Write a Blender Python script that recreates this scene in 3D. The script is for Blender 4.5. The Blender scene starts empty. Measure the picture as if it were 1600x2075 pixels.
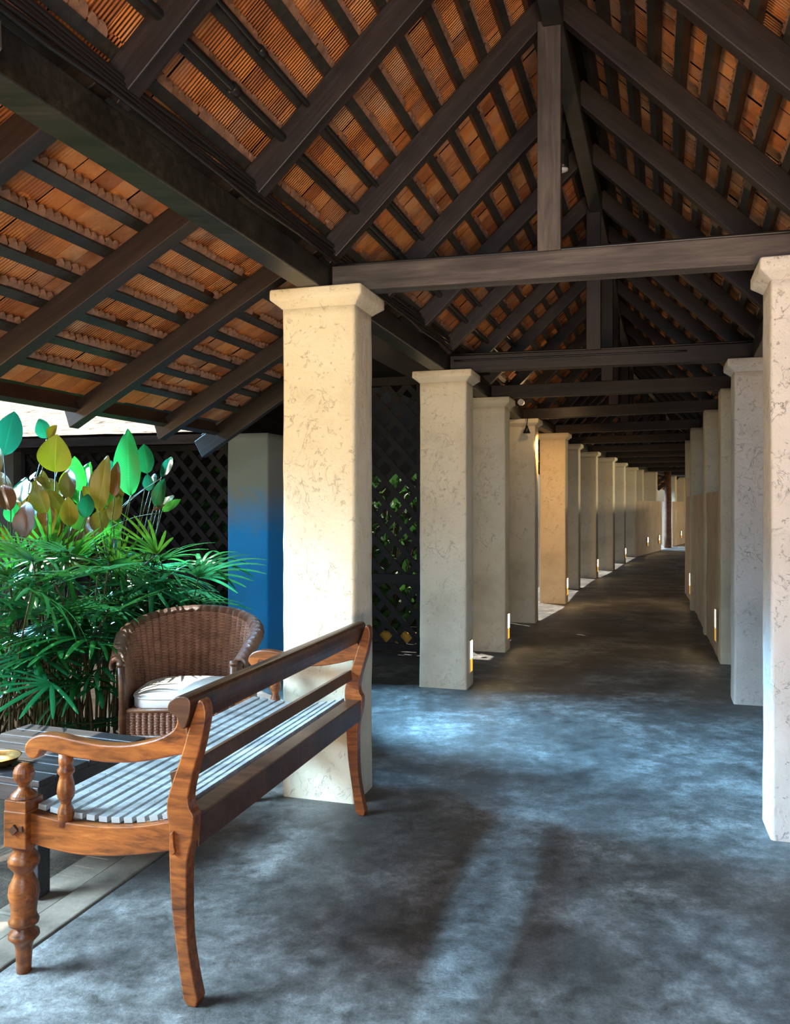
import bpy, bmesh, math, random
from mathutils import Vector, Matrix, noise
random.seed(7)
SC = bpy.context.scene
COL = SC.collection
R = math.radians

# ------------------------------------------------------------------ camera
cd = bpy.data.cameras.new('camera'); cam = bpy.data.objects.new('camera', cd); COL.objects.link(cam)
cam.location = (0, 0, 1.4); cam.rotation_euler = (R(90), 0, 0)
cd.sensor_fit = 'HORIZONTAL'; cd.sensor_width = 36; cd.lens = 38.25; cd.shift_y = -13.5/1600
cd.clip_start = 0.05; cd.clip_end = 500
SC.camera = cam
# ------------------------------------------------------------------ exposure
vs = SC.view_settings
vs.view_transform = 'Standard'; vs.look = 'None'; vs.gamma = 1; vs.exposure = 0.0; vs.use_curve_mapping = False
# ------------------------------------------------------------------ sky
U0 = Vector((math.sin(R(17)), math.cos(R(17)), 0)); V0 = Vector((math.cos(R(17)), -math.sin(R(17)), 0))
SUN_EL, SUN_AZ = R(58), R(38)                 # elevation; azimuth from "straight out of the garden" towards the far end
to_sun = (-V0*math.cos(SUN_AZ) + U0*math.sin(SUN_AZ))*math.cos(SUN_EL) + Vector((0, 0, math.sin(SUN_EL)))
wd = bpy.data.worlds.new('world'); SC.world = wd; wd.use_nodes = True
nt = wd.node_tree; nt.nodes.clear()
sky = nt.nodes.new('ShaderNodeTexSky'); sky.sky_type = 'NISHITA'; sky.sun_disc = False
sky.sun_elevation = SUN_EL; sky.sun_rotation = math.atan2(to_sun.x, to_sun.y)
bg = nt.nodes.new('ShaderNodeBackground'); bg.inputs['Strength'].default_value = 0.07
wo = nt.nodes.new('ShaderNodeOutputWorld')
nt.links.new(sky.outputs[0], bg.inputs[0]); nt.links.new(bg.outputs[0], wo.inputs[0])
# ------------------------------------------------------------------ lights
def light(name, kind, loc, target, energy, color, **kw):
    d = bpy.data.lights.new(name, kind); o = bpy.data.objects.new(name, d); COL.objects.link(o)
    o.location = loc; d.energy = energy; d.color = color
    if target is not None:
        o.rotation_euler = (Vector(target)-Vector(loc)).to_track_quat('-Z', 'Y').to_euler()
    for k, v in kw.items(): setattr(d, k, v)
    return o
light('sun', 'SUN', to_sun*20, (0, 0, 0), 9.0, (1.0, 0.93, 0.80), angle=R(0.6))
# open sky beyond the garden eave, and behind the viewer where the walk leaves the roof
light('daylight_garden', 'AREA', (-4.6, 2.0, 2.7), (-0.85, 2.6, 0.1), 190, (0.50, 0.77, 1.0), shape='RECTANGLE', size=2.4, size_y=1.0, spread=R(66))
light('daylight_gap', 'AREA', (-4.3, 6.9, 2.9), (0.05, 4.75, 0.0), 170, (0.26, 0.62, 1.0), shape='RECTANGLE', size=.8, size_y=.6, spread=R(34))
light('daylight_rear', 'AREA', (-0.6, -2.2, 2.5), (1.1, 4.6, 0.5), 38, (0.72, 0.82, 1.0), shape='RECTANGLE', size=2.0, size_y=1.2, spread=R(95))
# an added narrow spot behind the viewer that draws a blue streak along the floor
light('added_streak_spot', 'SPOT', (-1.10, -1.9, .75), (0.33, 2.95, 0.0), 9500, (0.36, 0.68, 1.0), spot_size=R(3.6), spot_blend=.8, shadow_soft_size=.02)
# daylight through the openings above the right low wall, and through the gap at the end of the left wall
light('daylight_openings', 'AREA', (9.9, 15.4, 1.95), (4.9, 18.6, 2.0), 260, (1.0, .80, .50), shape='RECTANGLE', size=5.5, size_y=.5)
light('daylight_end', 'AREA', (5.6, 29.6, 2.3), (9.9, 27.2, 0.0), 200, (0.55, 0.78, 1.0), shape='RECTANGLE', size=1.6, size_y=1.2, spread=R(70))
light('daylight_end_warm', 'AREA', (15.2, 26.2, 2.0), (9.8, 29.0, 1.9), 150, (1.0, .66, .28), shape='RECTANGLE', size=3, size_y=.5)
# added warm area lamps brightening the tile undersides, in place of ground bounce
light('added_uplight_garden', 'AREA', (-4.4, 2.2, .15), (-0.6, 3.6, 2.4), 120, (1.0, .64, .30), shape='RECTANGLE', size=3.0, size_y=2.0, spread=R(110))
light('added_uplight_rear', 'AREA', (0.2, -2.6, .25), (0.5, 3.6, 3.4), 66, (1.0, .68, .42), shape='RECTANGLE', size=2.2, size_y=1.0, spread=R(72))

# ------------------------------------------------------------------ materials
def new_mat(name):
    m = bpy.data.materials.new(name); m.use_nodes = True
    n = m.node_tree; n.nodes.clear()
    out = n.nodes.new('ShaderNodeOutputMaterial'); b = n.nodes.new('ShaderNodeBsdfPrincipled')
    n.links.new(b.outputs[0], out.inputs[0])
    return m, n, b, out
def N(n, t, **kw):
    x = n.nodes.new(t)
    for k, v in kw.items():
        if k in x.inputs: x.inputs[k].default_value = v
        else: setattr(x, k, v)
    return x
def coords(n, kind='Object', scale=(1, 1, 1)):
    tc = n.nodes.new('ShaderNodeTexCoord'); mp = n.nodes.new('ShaderNodeMapping'); mp.inputs['Scale'].default_value = scale
    n.links.new(tc.outputs[kind], mp.inputs[0]); return mp.outputs[0]
def noise_tex(n, vec, scale, detail=5, rough=0.6, dist=0.0):
    x = N(n, 'ShaderNodeTexNoise', Scale=scale, Detail=detail, Roughness=rough, Distortion=dist)
    n.links.new(vec, x.inputs['Vector']); return x.outputs['Fac']
def ramp(n, fac, stops):
    r = n.nodes.new('ShaderNodeValToRGB'); e = r.color_ramp.elements
    e[0].position, e[0].color = stops[0][0], (*stops[0][1], 1)
    e[1].position, e[1].color = stops[-1][0], (*stops[-1][1], 1)
    for p, c in stops[1:-1]:
        k = e.new(p); k.color = (*c, 1)
    n.links.new(fac, r.inputs[0]); return r.outputs[0]
def mix(n, fac, a, b, mode='MIX'):
    x = n.nodes.new('ShaderNodeMix'); x.data_type = 'RGBA'; x.blend_type = mode
    for s, v in ((x.inputs[0], fac), (x.inputs[6], a), (x.inputs[7], b)):
        if isinstance(v, (int, float)): s.default_value = v
        elif isinstance(v, tuple): s.default_value = (*v, 1)
        else: n.links.new(v, s)
    return x.outputs[2]
def math_n(n, op, a, b=None):
    x = n.nodes.new('ShaderNodeMath'); x.operation = op
    for i, v in enumerate((a, b)):
        if v is None: continue
        if isinstance(v, (int, float)): x.inputs[i].default_value = v
        else: n.links.new(v, x.inputs[i])
    return x.outputs[0]
def bump(n, b, h, strength, dist, prev=None):
    x = N(n, 'ShaderNodeBump', Strength=strength, Distance=dist); n.links.new(h, x.inputs['Height'])
    if prev is not None: n.links.new(prev, x.inputs['Normal'])
    n.links.new(x.outputs[0], b.inputs['Normal']); return x.outputs[0]

def wood_mat(name, dark, mid, lite, rough=0.5, gscale=9, bumps=0.25, stretch=0.07):
    m, n, b, _ = new_mat(name)
    v = coords(n, 'Object', (stretch, 1, 1))
    g = noise_tex(n, v, gscale*4, 6, 0.65, 0.6); big = noise_tex(n, coords(n, 'Object', (.4, 1, 1)), 5, 4, .6)
    c = ramp(n, g, [(.3, dark), (.55, mid), (.78, lite)])
    c2 = ramp(n, big, [(.35, (.55, .55, .55)), (.65, (1.15, 1.15, 1.15))])
    n.links.new(mix(n, 1.0, c, c2, 'MULTIPLY'), b.inputs['Base Color'])
    b.inputs['Roughness'].default_value = rough
    bump(n, b, g, bumps, .004)
    return m
M = {}
M['timber'] = wood_mat('dark_timber', (.010, .006, .005), (.021, .014, .013), (.045, .032, .029), .5)
M['timber_grey'] = wood_mat('grey_timber', (.040, .032, .029), (.085, .072, .066), (.15, .13, .12), .6)
M['beam_black'] = wood_mat('black_timber', (.012, .012, .012), (.028, .027, .024), (.055, .05, .042), .42)
M['bench'] = wood_mat('bench_teak', (.07, .018, .005), (.28, .080, .015), (.42, .145, .030), .34, 11, .2, .18)
M['bench_dark'] = wood_mat('bench_rail', (.045, .016, .007), (.090, .036, .017), (.14, .065, .033), .38, 7, .15)
M['slat'] = wood_mat('weathered_slat', (.28, .30, .30), (.46, .49, .49), (.62, .65, .64), .42, 8, .15)
M['table'] = wood_mat('table_wood', (.018, .017, .019), (.038, .037, .042), (.07, .07, .078), .4)
M['lattice'] = wood_mat('lattice_wood', (.008, .008, .010), (.015, .014, .018), (.026, .025, .031), .6)
M['log'] = wood_mat('rusty_post', (.05, .02, .012), (.14, .055, .025), (.30, .19, .12), .8)

def plaster_mat(name, a, b_, c_, bs=1.0):
    m, n, b, _ = new_mat(name)
    v = coords(n)
    big = noise_tex(n, v, 2.2, 5, .6); fine = noise_tex(n, v, 60, 4, .7)
    col = ramp(n, big, [(.3, a), (.5, b_), (.72, c_)])
    sp = noise_tex(n, v, 17, 6, .75, 1.2)
    spots = ramp(n, sp, [(.27, (.55, .47, .36)), (.36, (1, 1, 1))])
    n.links.new(mix(n, .55, col, spots, 'MULTIPLY'), b.inputs['Base Color'])
    b.inputs['Roughness'].default_value = .85
    # trowel flakes: crisp, broken ridge lines in patches
    fl = N(n, 'ShaderNodeTexNoise', Scale=4.6, Detail=7.0, Roughness=.64, Distortion=1.1); n.links.new(v, fl.inputs['Vector'])
    step = ramp(n, fl.outputs['Fac'], [(.40, (0, 0, 0)), (.415, (.5, .5, .5)), (.56, (.5, .5, .5)), (.575, (1, 1, 1))])
    mask = ramp(n, noise_tex(n, v, 3.2, 4), [(.50, (0, 0, 0)), (.64, (1, 1, 1))])
    flake = mix(n, mask, (.5, .5, .5), step)
    pits = ramp(n, noise_tex(n, v, 26, 5, .7, .8), [(.30, (0, 0, 0)), (.40, (1, 1, 1))])
    p = bump(n, b, flake, .8*bs, .012)
    p = bump(n, b, pits, .7*bs, .006, p)
    p = bump(n, b, noise_tex(n, v, 8, 6, .7, .5), .6*bs, .016, p)
    bump(n, b, fine, .4*bs, .003, p)
    return m
M['plaster'] = plaster_mat('cream_plaster', (.56, .51, .38), (.70, .65, .50), (.76, .72, .58))
M['plaster_white'] = plaster_mat('white_plaster', (.62, .60, .56), (.74, .72, .68), (.82, .80, .77), 1.2)
M['plaster_grey'] = plaster_mat('grey_plaster', (.22, .24, .23), (.28, .30, .29), (.33, .35, .34), .5)
def skylit_plaster_mat():
    """plaster with light painted into its colour: eave-shade grey above, skylight blue below"""
    m, n, b, _ = new_mat('plaster_painted_skylight'); v = coords(n)
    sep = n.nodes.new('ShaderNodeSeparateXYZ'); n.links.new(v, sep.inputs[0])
    edge_noise = noise_tex(n, v, 7, 6, .7, .6)
    h = math_n(n, 'ADD', sep.outputs[2], math_n(n, 'MULTIPLY', edge_noise, .5))
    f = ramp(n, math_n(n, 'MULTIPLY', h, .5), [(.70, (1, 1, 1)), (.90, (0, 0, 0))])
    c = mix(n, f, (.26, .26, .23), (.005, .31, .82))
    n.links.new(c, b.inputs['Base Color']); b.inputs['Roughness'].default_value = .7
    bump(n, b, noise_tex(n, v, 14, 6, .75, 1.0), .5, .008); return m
M['plaster_skylit'] = skylit_plaster_mat()
M['wall'] = plaster_mat('buff_wall', (.46, .38, .28), (.56, .47, .35), (.64, .55, .42), .7)
M['kerb_painted_glow'] = plaster_mat('kerb_painted_glow', (.75, .42, .05), (.85, .5, .08), (.9, .6, .12), .5)  # yellow stands for warm light falling on the kerb

def concrete_mat():
    m, n, b, _ = new_mat('worn_concrete')
    v = coords(n)
    big = noise_tex(n, v, 1.5, 8, .7, .2); midn = noise_tex(n, v, 11, 9, .78, .2); fine = noise_tex(n, v, 95, 5, .8)
    c = ramp(n, big, [(.33, (.055, .052, .048)), (.5, (.125, .122, .115)), (.64, (.27, .27, .26))])
    c2 = ramp(n, midn, [(.34, (.40, .38, .35)), (.5, (.95, .95, .95)), (.66, (1.6, 1.6, 1.6))])
    c3 = ramp(n, fine, [(.25, (.45, .43, .4)), (.5, (1, 1, 1)), (.75, (1.3, 1.3, 1.3))])
    x = mix(n, 1, c, c2, 'MULTIPLY'); x = mix(n, 1, x, c3, 'MULTIPLY')
    n.links.new(x, b.inputs['Base Color'])
    rr = ramp(n, midn, [(.3, (.42, .42, .42)), (.7, (.68, .68, .68))]); n.links.new(rr, b.inputs['Roughness'])
    p = bump(n, b, midn, .3, .012); bump(n, b, fine, .5, .004, p)
    return m
M['floor'] = concrete_mat()
def simple(name, c, rough=.5, metal=0.0, nscale=0, namt=.3, bumpd=0):
    m, n, b, _ = new_mat(name)
    b.inputs['Roughness'].default_value = rough; b.inputs['Metallic'].default_value = metal
    if nscale:
        f = noise_tex(n, coords(n), nscale, 5, .65)
        lo = tuple(x*(1-namt) for x in c); hi = tuple(min(1, x*(1+namt)) for x in c)
        n.links.new(ramp(n, f, [(.3, lo), (.7, hi)]), b.inputs['Base Color'])
        if bumpd: bump(n, b, f, .6, bumpd)
    else: b.inputs['Base Color'].default_value = (*c, 1)
    return m
M['kerb'] = simple('stone_kerb', (.17, .135, .10), .7, 0, 6, .45, .01)
M['soil'] = simple('garden_soil', (.05, .035, .022), .95, 0, 9, .6, .03)
M['cable'] = simple('black_cable', (.012, .012, .013), .38)
M['pipe'] = simple('black_pipe', (.010, .011, .012), .3)
M['lampmetal'] = simple('lamp_metal', (.30, .30, .29), .45, .6, 40, .15, .002)
M['lampblack'] = simple('lamp_black', (.01, .01, .011), .35)
M['whiteplastic'] = simple('white_plastic', (.7, .7, .7), .4)
M['brass'] = simple('brass', (.75, .52, .2), .22, 1.0, 20, .3)
M['cane'] = simple('palm_cane', (.06, .05, .02), .7, 0, 25, .5)
M['petiole'] = simple('petiole', (.06, .085, .02), .7, 0, 10, .3)
M['nail'] = simple('nail_head', (.03, .03, .03), .5)
M['deadleaf'] = simple('dead_leaf', (.28, .19, .09), .8, 0, 20, .4)
def emis(name, c, s):
    m, n, b, _ = new_mat(name)
    b.inputs['Base Color'].default_value = (*c, 1); b.inputs['Emission Color'].default_value = (*c, 1); b.inputs['Emission Strength'].default_value = s
    return m
M['glow_white'] = emis('lamp_bulb', (1, .72, .36), 45)
M['glow_amber'] = emis('lamp_amber', (1, .46, .04), 1.3)
M['lens'] = simple('lamp_lens', (.55, .57, .62), .2)

def tile_mat():
    m, n, b, _ = new_mat('terracotta_tile')
    tc = n.nodes.new('ShaderNodeTexCoord'); sep = n.nodes.new('ShaderNodeSeparateXYZ'); n.links.new(tc.outputs['UV'], sep.inputs[0])
    fl = n.nodes.new('ShaderNodeVectorMath'); fl.operation = 'FLOOR'; n.links.new(tc.outputs['UV'], fl.inputs[0])
    wn = n.nodes.new('ShaderNodeTexWhiteNoise'); n.links.new(fl.outputs[0], wn.inputs['Vector'])
    base = ramp(n, wn.outputs['Value'], [(0, (.36, .12, .040)), (.35, (.52, .18, .05)), (.7, (.63, .23, .06)), (1, (.68, .31, .12))])
    v = coords(n)
    st = ramp(n, noise_tex(n, v, 2.3, 6, .65, .5), [(.48, (0, 0, 0)), (.68, (1, 1, 1))])
    c = mix(n, math_n(n, 'MULTIPLY', st, .55), base, (.46, .37, .29))
    dk = ramp(n, noise_tex(n, v, 5, 5, .7), [(.33, (.45, .40, .36)), (.55, (1, 1, 1))])
    n.links.new(mix(n, .8, c, dk, 'MULTIPLY'), b.inputs['Base Color'])
    b.inputs['Roughness'].default_value = .75
    w = math_n(n, 'SINE', math_n(n, 'MULTIPLY', sep.outputs[0], 2*math.pi*7))
    amt = ramp(n, noise_tex(n, v, 1.3, 3), [(.42, (0, 0, 0)), (.6, (1, 1, 1))])
    p = bump(n, b, math_n(n, 'MULTIPLY', w, amt), .9, .004)
    bump(n, b, noise_tex(n, v, 60, 4), .3, .003, p)
    return m
M['tile'] = tile_mat()

M['mortar'] = simple('tile_head_clay', (.25, .14, .095), .85, 0, 14, .5, .006)
def leaf_mat(name, top, under, vein=28, trans=.5, rough=.32):
    m, n, b, out = new_mat(name)
    g = n.nodes.new('ShaderNodeNewGeometry'); oi = n.nodes.new('ShaderNodeObjectInfo')
    tc = n.nodes.new('ShaderNodeTexCoord'); sep = n.nodes.new('ShaderNodeSeparateXYZ'); n.links.new(tc.outputs['UV'], sep.inputs[0])
    c = mix(n, g.outputs['Backfacing'], top, under)
    # veins run out from the midrib
    a = math_n(n, 'ABSOLUTE', math_n(n, 'SUBTRACT', sep.outputs[0], .5))
    ph = math_n(n, 'SUBTRACT', math_n(n, 'MULTIPLY', sep.outputs[1], vein), math_n(n, 'MULTIPLY', a, vein*.55))
    s = math_n(n, 'SINE', math_n(n, 'MULTIPLY', ph, 2*math.pi))
    vm = ramp(n, s, [(.45, (1, 1, 1)), (1, (.42, .46, .4))])
    rib = ramp(n, a, [(.0, (1.6, 1.5, 1.1)), (.03, (1, 1, 1))])
    hv = N(n, 'ShaderNodeHueSaturation'); n.links.new(math_n(n, 'ADD', math_n(n, 'MULTIPLY', oi.outputs['Random'], .06), .47), hv.inputs['Hue'])
    n.links.new(math_n(n, 'ADD', math_n(n, 'MULTIPLY', oi.outputs['Random'], .5), .75), hv.inputs['Value'])
    n.links.new(mix(n, 1, mix(n, 1, c, vm, 'MULTIPLY'), rib, 'MULTIPLY'), hv.inputs['Color'])
    n.links.new(hv.outputs[0], b.inputs['Base Color']); b.inputs['Roughness'].default_value = rough
    bump(n, b, s, .25, .003)
    tr = n.nodes.new('ShaderNodeBsdfTranslucent'); n.links.new(hv.outputs[0], tr.inputs[0])
    mx = n.nodes.new('ShaderNodeMixShader'); mx.inputs[0].default_value = trans
    n.links.new(b.outputs[0], mx.inputs[1]); n.links.new(tr.outputs[0], mx.inputs[2]); n.links.new(mx.outputs[0], out.inputs[0])
    return m
M['leaf_green'] = leaf_mat('calathea_green', (.025, .24, .02), (.05, .25, .012))
M['leaf_teal'] = leaf_mat('calathea_teal', (.010, .13, .05), (.018, .15, .035))
M['leaf_gold'] = leaf_mat('calathea_gold', (.15, .115, .004), (.17, .105, .004), 28, .2)
M['leaf_brown'] = leaf_mat('calathea_bronze', (.16, .085, .006), (.15, .07, .006), 28, .2)
M['palm'] = leaf_mat('palm_blade', (.016, .155, .044), (.03, .18, .04), 0, .25, .2)
M['palm_lite'] = leaf_mat('palm_blade_light', (.04, .20, .018), (.05, .21, .018), 0, .35, .3)
M['shrub'] = leaf_mat('shrub_leaf', (.05, .22, .05), (.06, .22, .05), 10, .4, .35)

def wicker_mat():
    m, n, b, _ = new_mat('brown_wicker')
    tc = n.nodes.new('ShaderNodeTexCoord'); sep = n.nodes.new('ShaderNodeSeparateXYZ'); n.links.new(tc.outputs['UV'], sep.inputs[0])
    # u counts stakes, v counts weave rows; strands pass over and under every other stake
    row = math_n(n, 'SINE', math_n(n, 'MULTIPLY', sep.outputs[1], 2*math.pi))
    par = math_n(n, 'MULTIPLY', math_n(n, 'MODULO', math_n(n, 'FLOOR', sep.outputs[1]), 2), math.pi)
    ov = math_n(n, 'SINE', math_n(n, 'ADD', math_n(n, 'MULTIPLY', sep.outputs[0], math.pi*2), par))
    h = math_n(n, 'ADD', .5, math_n(n, 'ADD', math_n(n, 'MULTIPLY', row, .34), math_n(n, 'MULTIPLY', ov, .10)))
    c = ramp(n, h, [(.1, (.07, .025, .014)), (.5, (.30, .125, .07)), (.9, (.50, .28, .19))])
    c2 = ramp(n, noise_tex(n, coords(n), 14, 4), [(.3, (.6, .6, .6)), (.7, (1.2, 1.2, 1.2))])
    n.links.new(mix(n, 1, c, c2, 'MULTIPLY'), b.inputs['Base Color']); b.inputs['Roughness'].default_value = .38
    bump(n, b, h, .9, .005)
    return m
M['wicker'] = wicker_mat()
M['cane_frame'] = wood_mat('cane_frame', (.06, .025, .014), (.13, .06, .03), (.2, .1, .055), .4)
def fabric_mat():
    m, n, b, _ = new_mat('white_canvas')
    v = coords(n); f = noise_tex(n, v, 300, 2); g = noise_tex(n, v, 6, 3)
    n.links.new(ramp(n, g, [(.3, (.74, .76, .76)), (.7, (.84, .85, .84))]), b.inputs['Base Color'])
    b.inputs['Roughness'].default_value = .9; bump(n, b, f, .25, .002)
    return m
M['canvas'] = fabric_mat()
def sunroof_mat():
    m, n, b, _ = new_mat('pale_old_tile')
    f = noise_tex(n, coords(n, 'Object', (1, 3, 3)), 5, 6, .7, .5)
    n.links.new(ramp(n, f, [(.32, (.05, .04, .035)), (.44, (.45, .40, .36)), (.6, (.75, .72, .68))]), b.inputs['Base Color'])
    b.inputs['Roughness'].default_value = .8; bump(n, b, f, .6, .02)
    return m
M['oldtile'] = sunroof_mat()

# ------------------------------------------------------------------ mesh helpers
class MB:
    def __init__(s): s.v = []; s.f = []; s.uv = []; s.hasuv = False
    def add(s, verts, faces, uvs=None):
        k = len(s.v); s.v += [tuple(x) for x in verts]
        for i, f in enumerate(faces):
            s.f.append([k+j for j in f])
            if uvs is not None: s.uv.append(uvs[i]); s.hasuv = True
            else: s.uv.append([(0, 0)]*len(f))
    def box(s, c, h, rot=None):
        vs_ = [Vector((x*h[0], y*h[1], z*h[2])) for x in (-1, 1) for y in (-1, 1) for z in (-1, 1)]
        if rot is not None: vs_ = [rot @ p for p in vs_]
        s.add([p+Vector(c) for p in vs_], [(0, 1, 3, 2), (4, 6, 7, 5), (0, 4, 5, 1), (2, 3, 7, 6), (0, 2, 6, 4), (1, 5, 7, 3)])
    def prism(s, poly, y0, y1, to=lambda a, b, y: (a, y, b)):
        n_ = len(poly); k = [to(a, b, y0) for a, b in poly]+[to(a, b, y1) for a, b in poly]
        fs = [tuple(range(n_)), tuple(range(2*n_-1, n_-1, -1))]+[(i, i+n_, (i+1) % n_+n_, (i+1) % n_) for i in range(n_)]
        s.add(k, fs)
    def lathe(s, prof, c=(0, 0), seg=24):
        k = []
        for r, z in prof:
            for j in range(seg):
                a = 2*math.pi*j/seg; k.append((c[0]+r*math.cos(a), c[1]+r*math.sin(a), z))
        fs = []
        for i in range(len(prof)-1):
            for j in range(seg):
                j2 = (j+1) % seg; fs.append((i*seg+j, i*seg+j2, (i+1)*seg+j2, (i+1)*seg+j))
        fs.append(tuple(range(seg-1, -1, -1))); fs.append(tuple((len(prof)-1)*seg+j for j in range(seg)))
        s.add(k, fs)
    def tube(s, pts, r, seg=8, r2=None):
        pts = [Vector(p) for p in pts]; n_ = len(pts); k = []
        for i, p in enumerate(pts):
            d = (pts[min(i+1, n_-1)]-pts[max(i-1, 0)]).normalized()
            a = d.cross(Vector((0, 0, 1)));
            if a.length < 1e-3: a = d.cross(Vector((1, 0, 0)))
            a.normalize(); b = a.cross(d).normalized()
            rr = r if r2 is None else r+(r2-r)*i/max(1, n_-1)
            for j in range(seg):
                t = 2*math.pi*j/seg; k.append(p+a*math.cos(t)*rr+b*math.sin(t)*rr)
        fs = [(i*seg+j, i*seg+(j+1) % seg, (i+1)*seg+(j+1) % seg, (i+1)*seg+j) for i in range(n_-1) for j in range(seg)]
        fs.append(tuple(range(seg-1, -1, -1))); fs.append(tuple((n_-1)*seg+j for j in range(seg)))
        s.add(k, fs)
    def build(s, name, mat, parent=None, loc=None, smooth=False, bevel=0, matrix=None, fix=True):
        me = bpy.data.meshes.new(name)
        if loc is not None: vv = [Vector(p)-Vector(loc) for p in s.v]
        else: vv = s.v
        me.from_pydata(vv, [], s.f)
        if s.hasuv:
            ul = me.uv_layers.new(name='UVMap'); i = 0
            flat = []
            for fu in s.uv:
                for q in fu: flat += [q[0], q[1]]
            ul.data.foreach_set('uv', flat)
        if fix:
            bm = bmesh.new(); bm.from_mesh(me); bmesh.ops.recalc_face_normals(bm, faces=bm.faces); bm.to_mesh(me); bm.free()
        if smooth: me.polygons.foreach_set('use_smooth', [True]*len(me.polygons))
        me.materials.append(mat)
        o = bpy.data.objects.new(name, me); COL.objects.link(o)
        if matrix is not None: o.matrix_world = matrix
        elif loc is not None: o.location = loc
        if parent is not None: o.parent = parent
        if bevel:
            bv = o.modifiers.new('bevel', 'BEVEL'); bv.width = bevel; bv.segments = 2; bv.limit_method = 'ANGLE'; bv.angle_limit = R(40)
        return o
def tag(o, label=None, cat=None, group=None, kind=None):
    if label: o['label'] = label
    if cat: o['category'] = cat
    if group: o['group'] = group
    if kind: o['kind'] = kind
    return o
def empty(name, loc=(0, 0, 0), rz=0.0, label=None, cat=None, group=None, kind=None):
    o = bpy.data.objects.new(name, None); COL.objects.link(o); o.empty_display_size = .1
    o.location = loc; o.rotation_euler = (0, 0, rz); return tag(o, label, cat, group, kind)
def beam(name, p0, p1, w, h, mat, up=(0, 0, 1), bevel=.004, parent=None, ext=0.0, cut=0.0):
    """A squared timber from p0 to p1, its own X axis along its length; cut slants the far end."""
    p0, p1 = Vector(p0), Vector(p1); x = (p1-p0).normalized(); L = (p1-p0).length
    y = Vector(up).cross(x).normalized(); z = x.cross(y)
    m = MB(); a = -L/2-ext; b = L/2+ext
    vs_ = [(a, -w/2, -h/2), (a, w/2, -h/2), (a, w/2, h/2), (a, -w/2, h/2), (b-cut, -w/2, -h/2), (b-cut, w/2, -h/2), (b, w/2, h/2), (b, -w/2, h/2)]
    m.add(vs_, [(0, 3, 2, 1), (4, 5, 6, 7), (0, 1, 5, 4), (2, 3, 7, 6), (1, 2, 6, 5), (0, 4, 7, 3)])
    mw = Matrix((x, y, z)).transposed().to_4x4(); mw.translation = (p0+p1)/2
    return m.build(name, mat, parent=parent, matrix=mw, bevel=bevel)
ORD = ['first', 'second', 'third', 'fourth', 'fifth', 'sixth', 'seventh', 'eighth', 'ninth', 'tenth', 'eleventh', 'twelfth',
       'thirteenth', 'fourteenth', 'fifteenth', 'sixteenth', 'seventeenth', 'eighteenth', 'nineteenth', 'twentieth']
ORD += ['twenty-'+o for o in ORD[:9]] + ['thirtieth'] + ['thirty-'+o for o in ORD[:9]] + ['fortieth']

# ------------------------------------------------------------------ layout of the walk (metres; the viewer stands at 0,0)
def ax(a): return Vector((math.sin(R(a)), math.cos(R(a)), 0)), Vector((math.cos(R(a)), -math.sin(R(a)), 0))
CW, CD, CH = .368, .27, 2.43
LFR = [(-.19, 3.93, 17), (.54, 6.365, 17), (1.046, 7.975, 17.2), (1.66, 9.96, 18), (2.42, 11.92, 19.5), (3.07, 14.04, 19.5),
       (3.86, 16.1, 21.5), (4.68, 18.0, 22.5), (5.55, 20.3, 22), (6.5, 22.7, 23)]
RFL = [(1.57, 3.505, 17), (2.387, 5.906, 17), (2.87, 7.4, 17), (3.34, 9.06, 17), (3.93, 11.15, 17), (4.60, 13.3, 18.2)]
LC, RC = [], []
for x, y, a in LFR:
    u, v = ax(a); LC.append((Vector((x, y, 0))+u*CD/2-v*CW/2, a))
for x, y, a in RFL:
    u, v = ax(a); RC.append((Vector((x, y, 0))+u*CD/2+v*CW/2, a))
for i in range(6, 10):
    u, v = ax(LFR[i][2]); RC.append((LC[i][0]+v*2.2, LFR[i][2]))
LS = [LC[0][0]-U0*3.6, LC[0][0]-U0*2.545]+[c for c, a in LC]
RS = [RC[0][0]-U0*3.6, RC[0][0]-U0*2.545]+[c for c, a in RC]
u, v = ax(26); LS += [LC[9][0]+u*3.2, LC[9][0]+u*6.5]; RS += [RC[9][0]+u*3.2, RC[9][0]+u*6.5]; u, v = ax(33); LS += [LS[-1]+u*5.0]; RS += [RS[-1]+u*5.0]
NS = len(LS)                                   # station k: column i is station i+2
def LR(t):
    k = min(max(int(math.floor(t)), 0), NS-2); f = t-k
    return LS[k].lerp(LS[k+1], f), RS[k].lerp(RS[k+1], f)
Z_FOOT, RISE = 2.635, 1.085
def slope_pt(side, t, q, nrm):
    """A point of the main roof: q = 0 over the wall beam, 1 at the ridge; nrm = distance above the rafter axis."""
    a, b = LR(t)
    if side > 0: a, b = b, a
    half = (b-a)/2; hl = half.length; A = math.atan2(RISE, hl); vh = half/hl
    p = a+half*q; z = Z_FOOT+RISE*q
    return Vector((p.x, p.y, z)) + (-vh*math.sin(A)+Vector((0, 0, math.cos(A))))*nrm
L0 = LC[0][0]
def aisle_pt(t, o, nrm):
    """A point of the low garden aisle roof: t metres along from the near column, o metres to the right of the beam."""
    S = .573; A = math.atan(S); z = 2.48+S*(o+.22)+.05
    p = L0+U0*t+V0*o
    return Vector((p.x, p.y, z)) + (-V0*math.sin(A)+Vector((0, 0, math.cos(A))))*nrm

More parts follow.
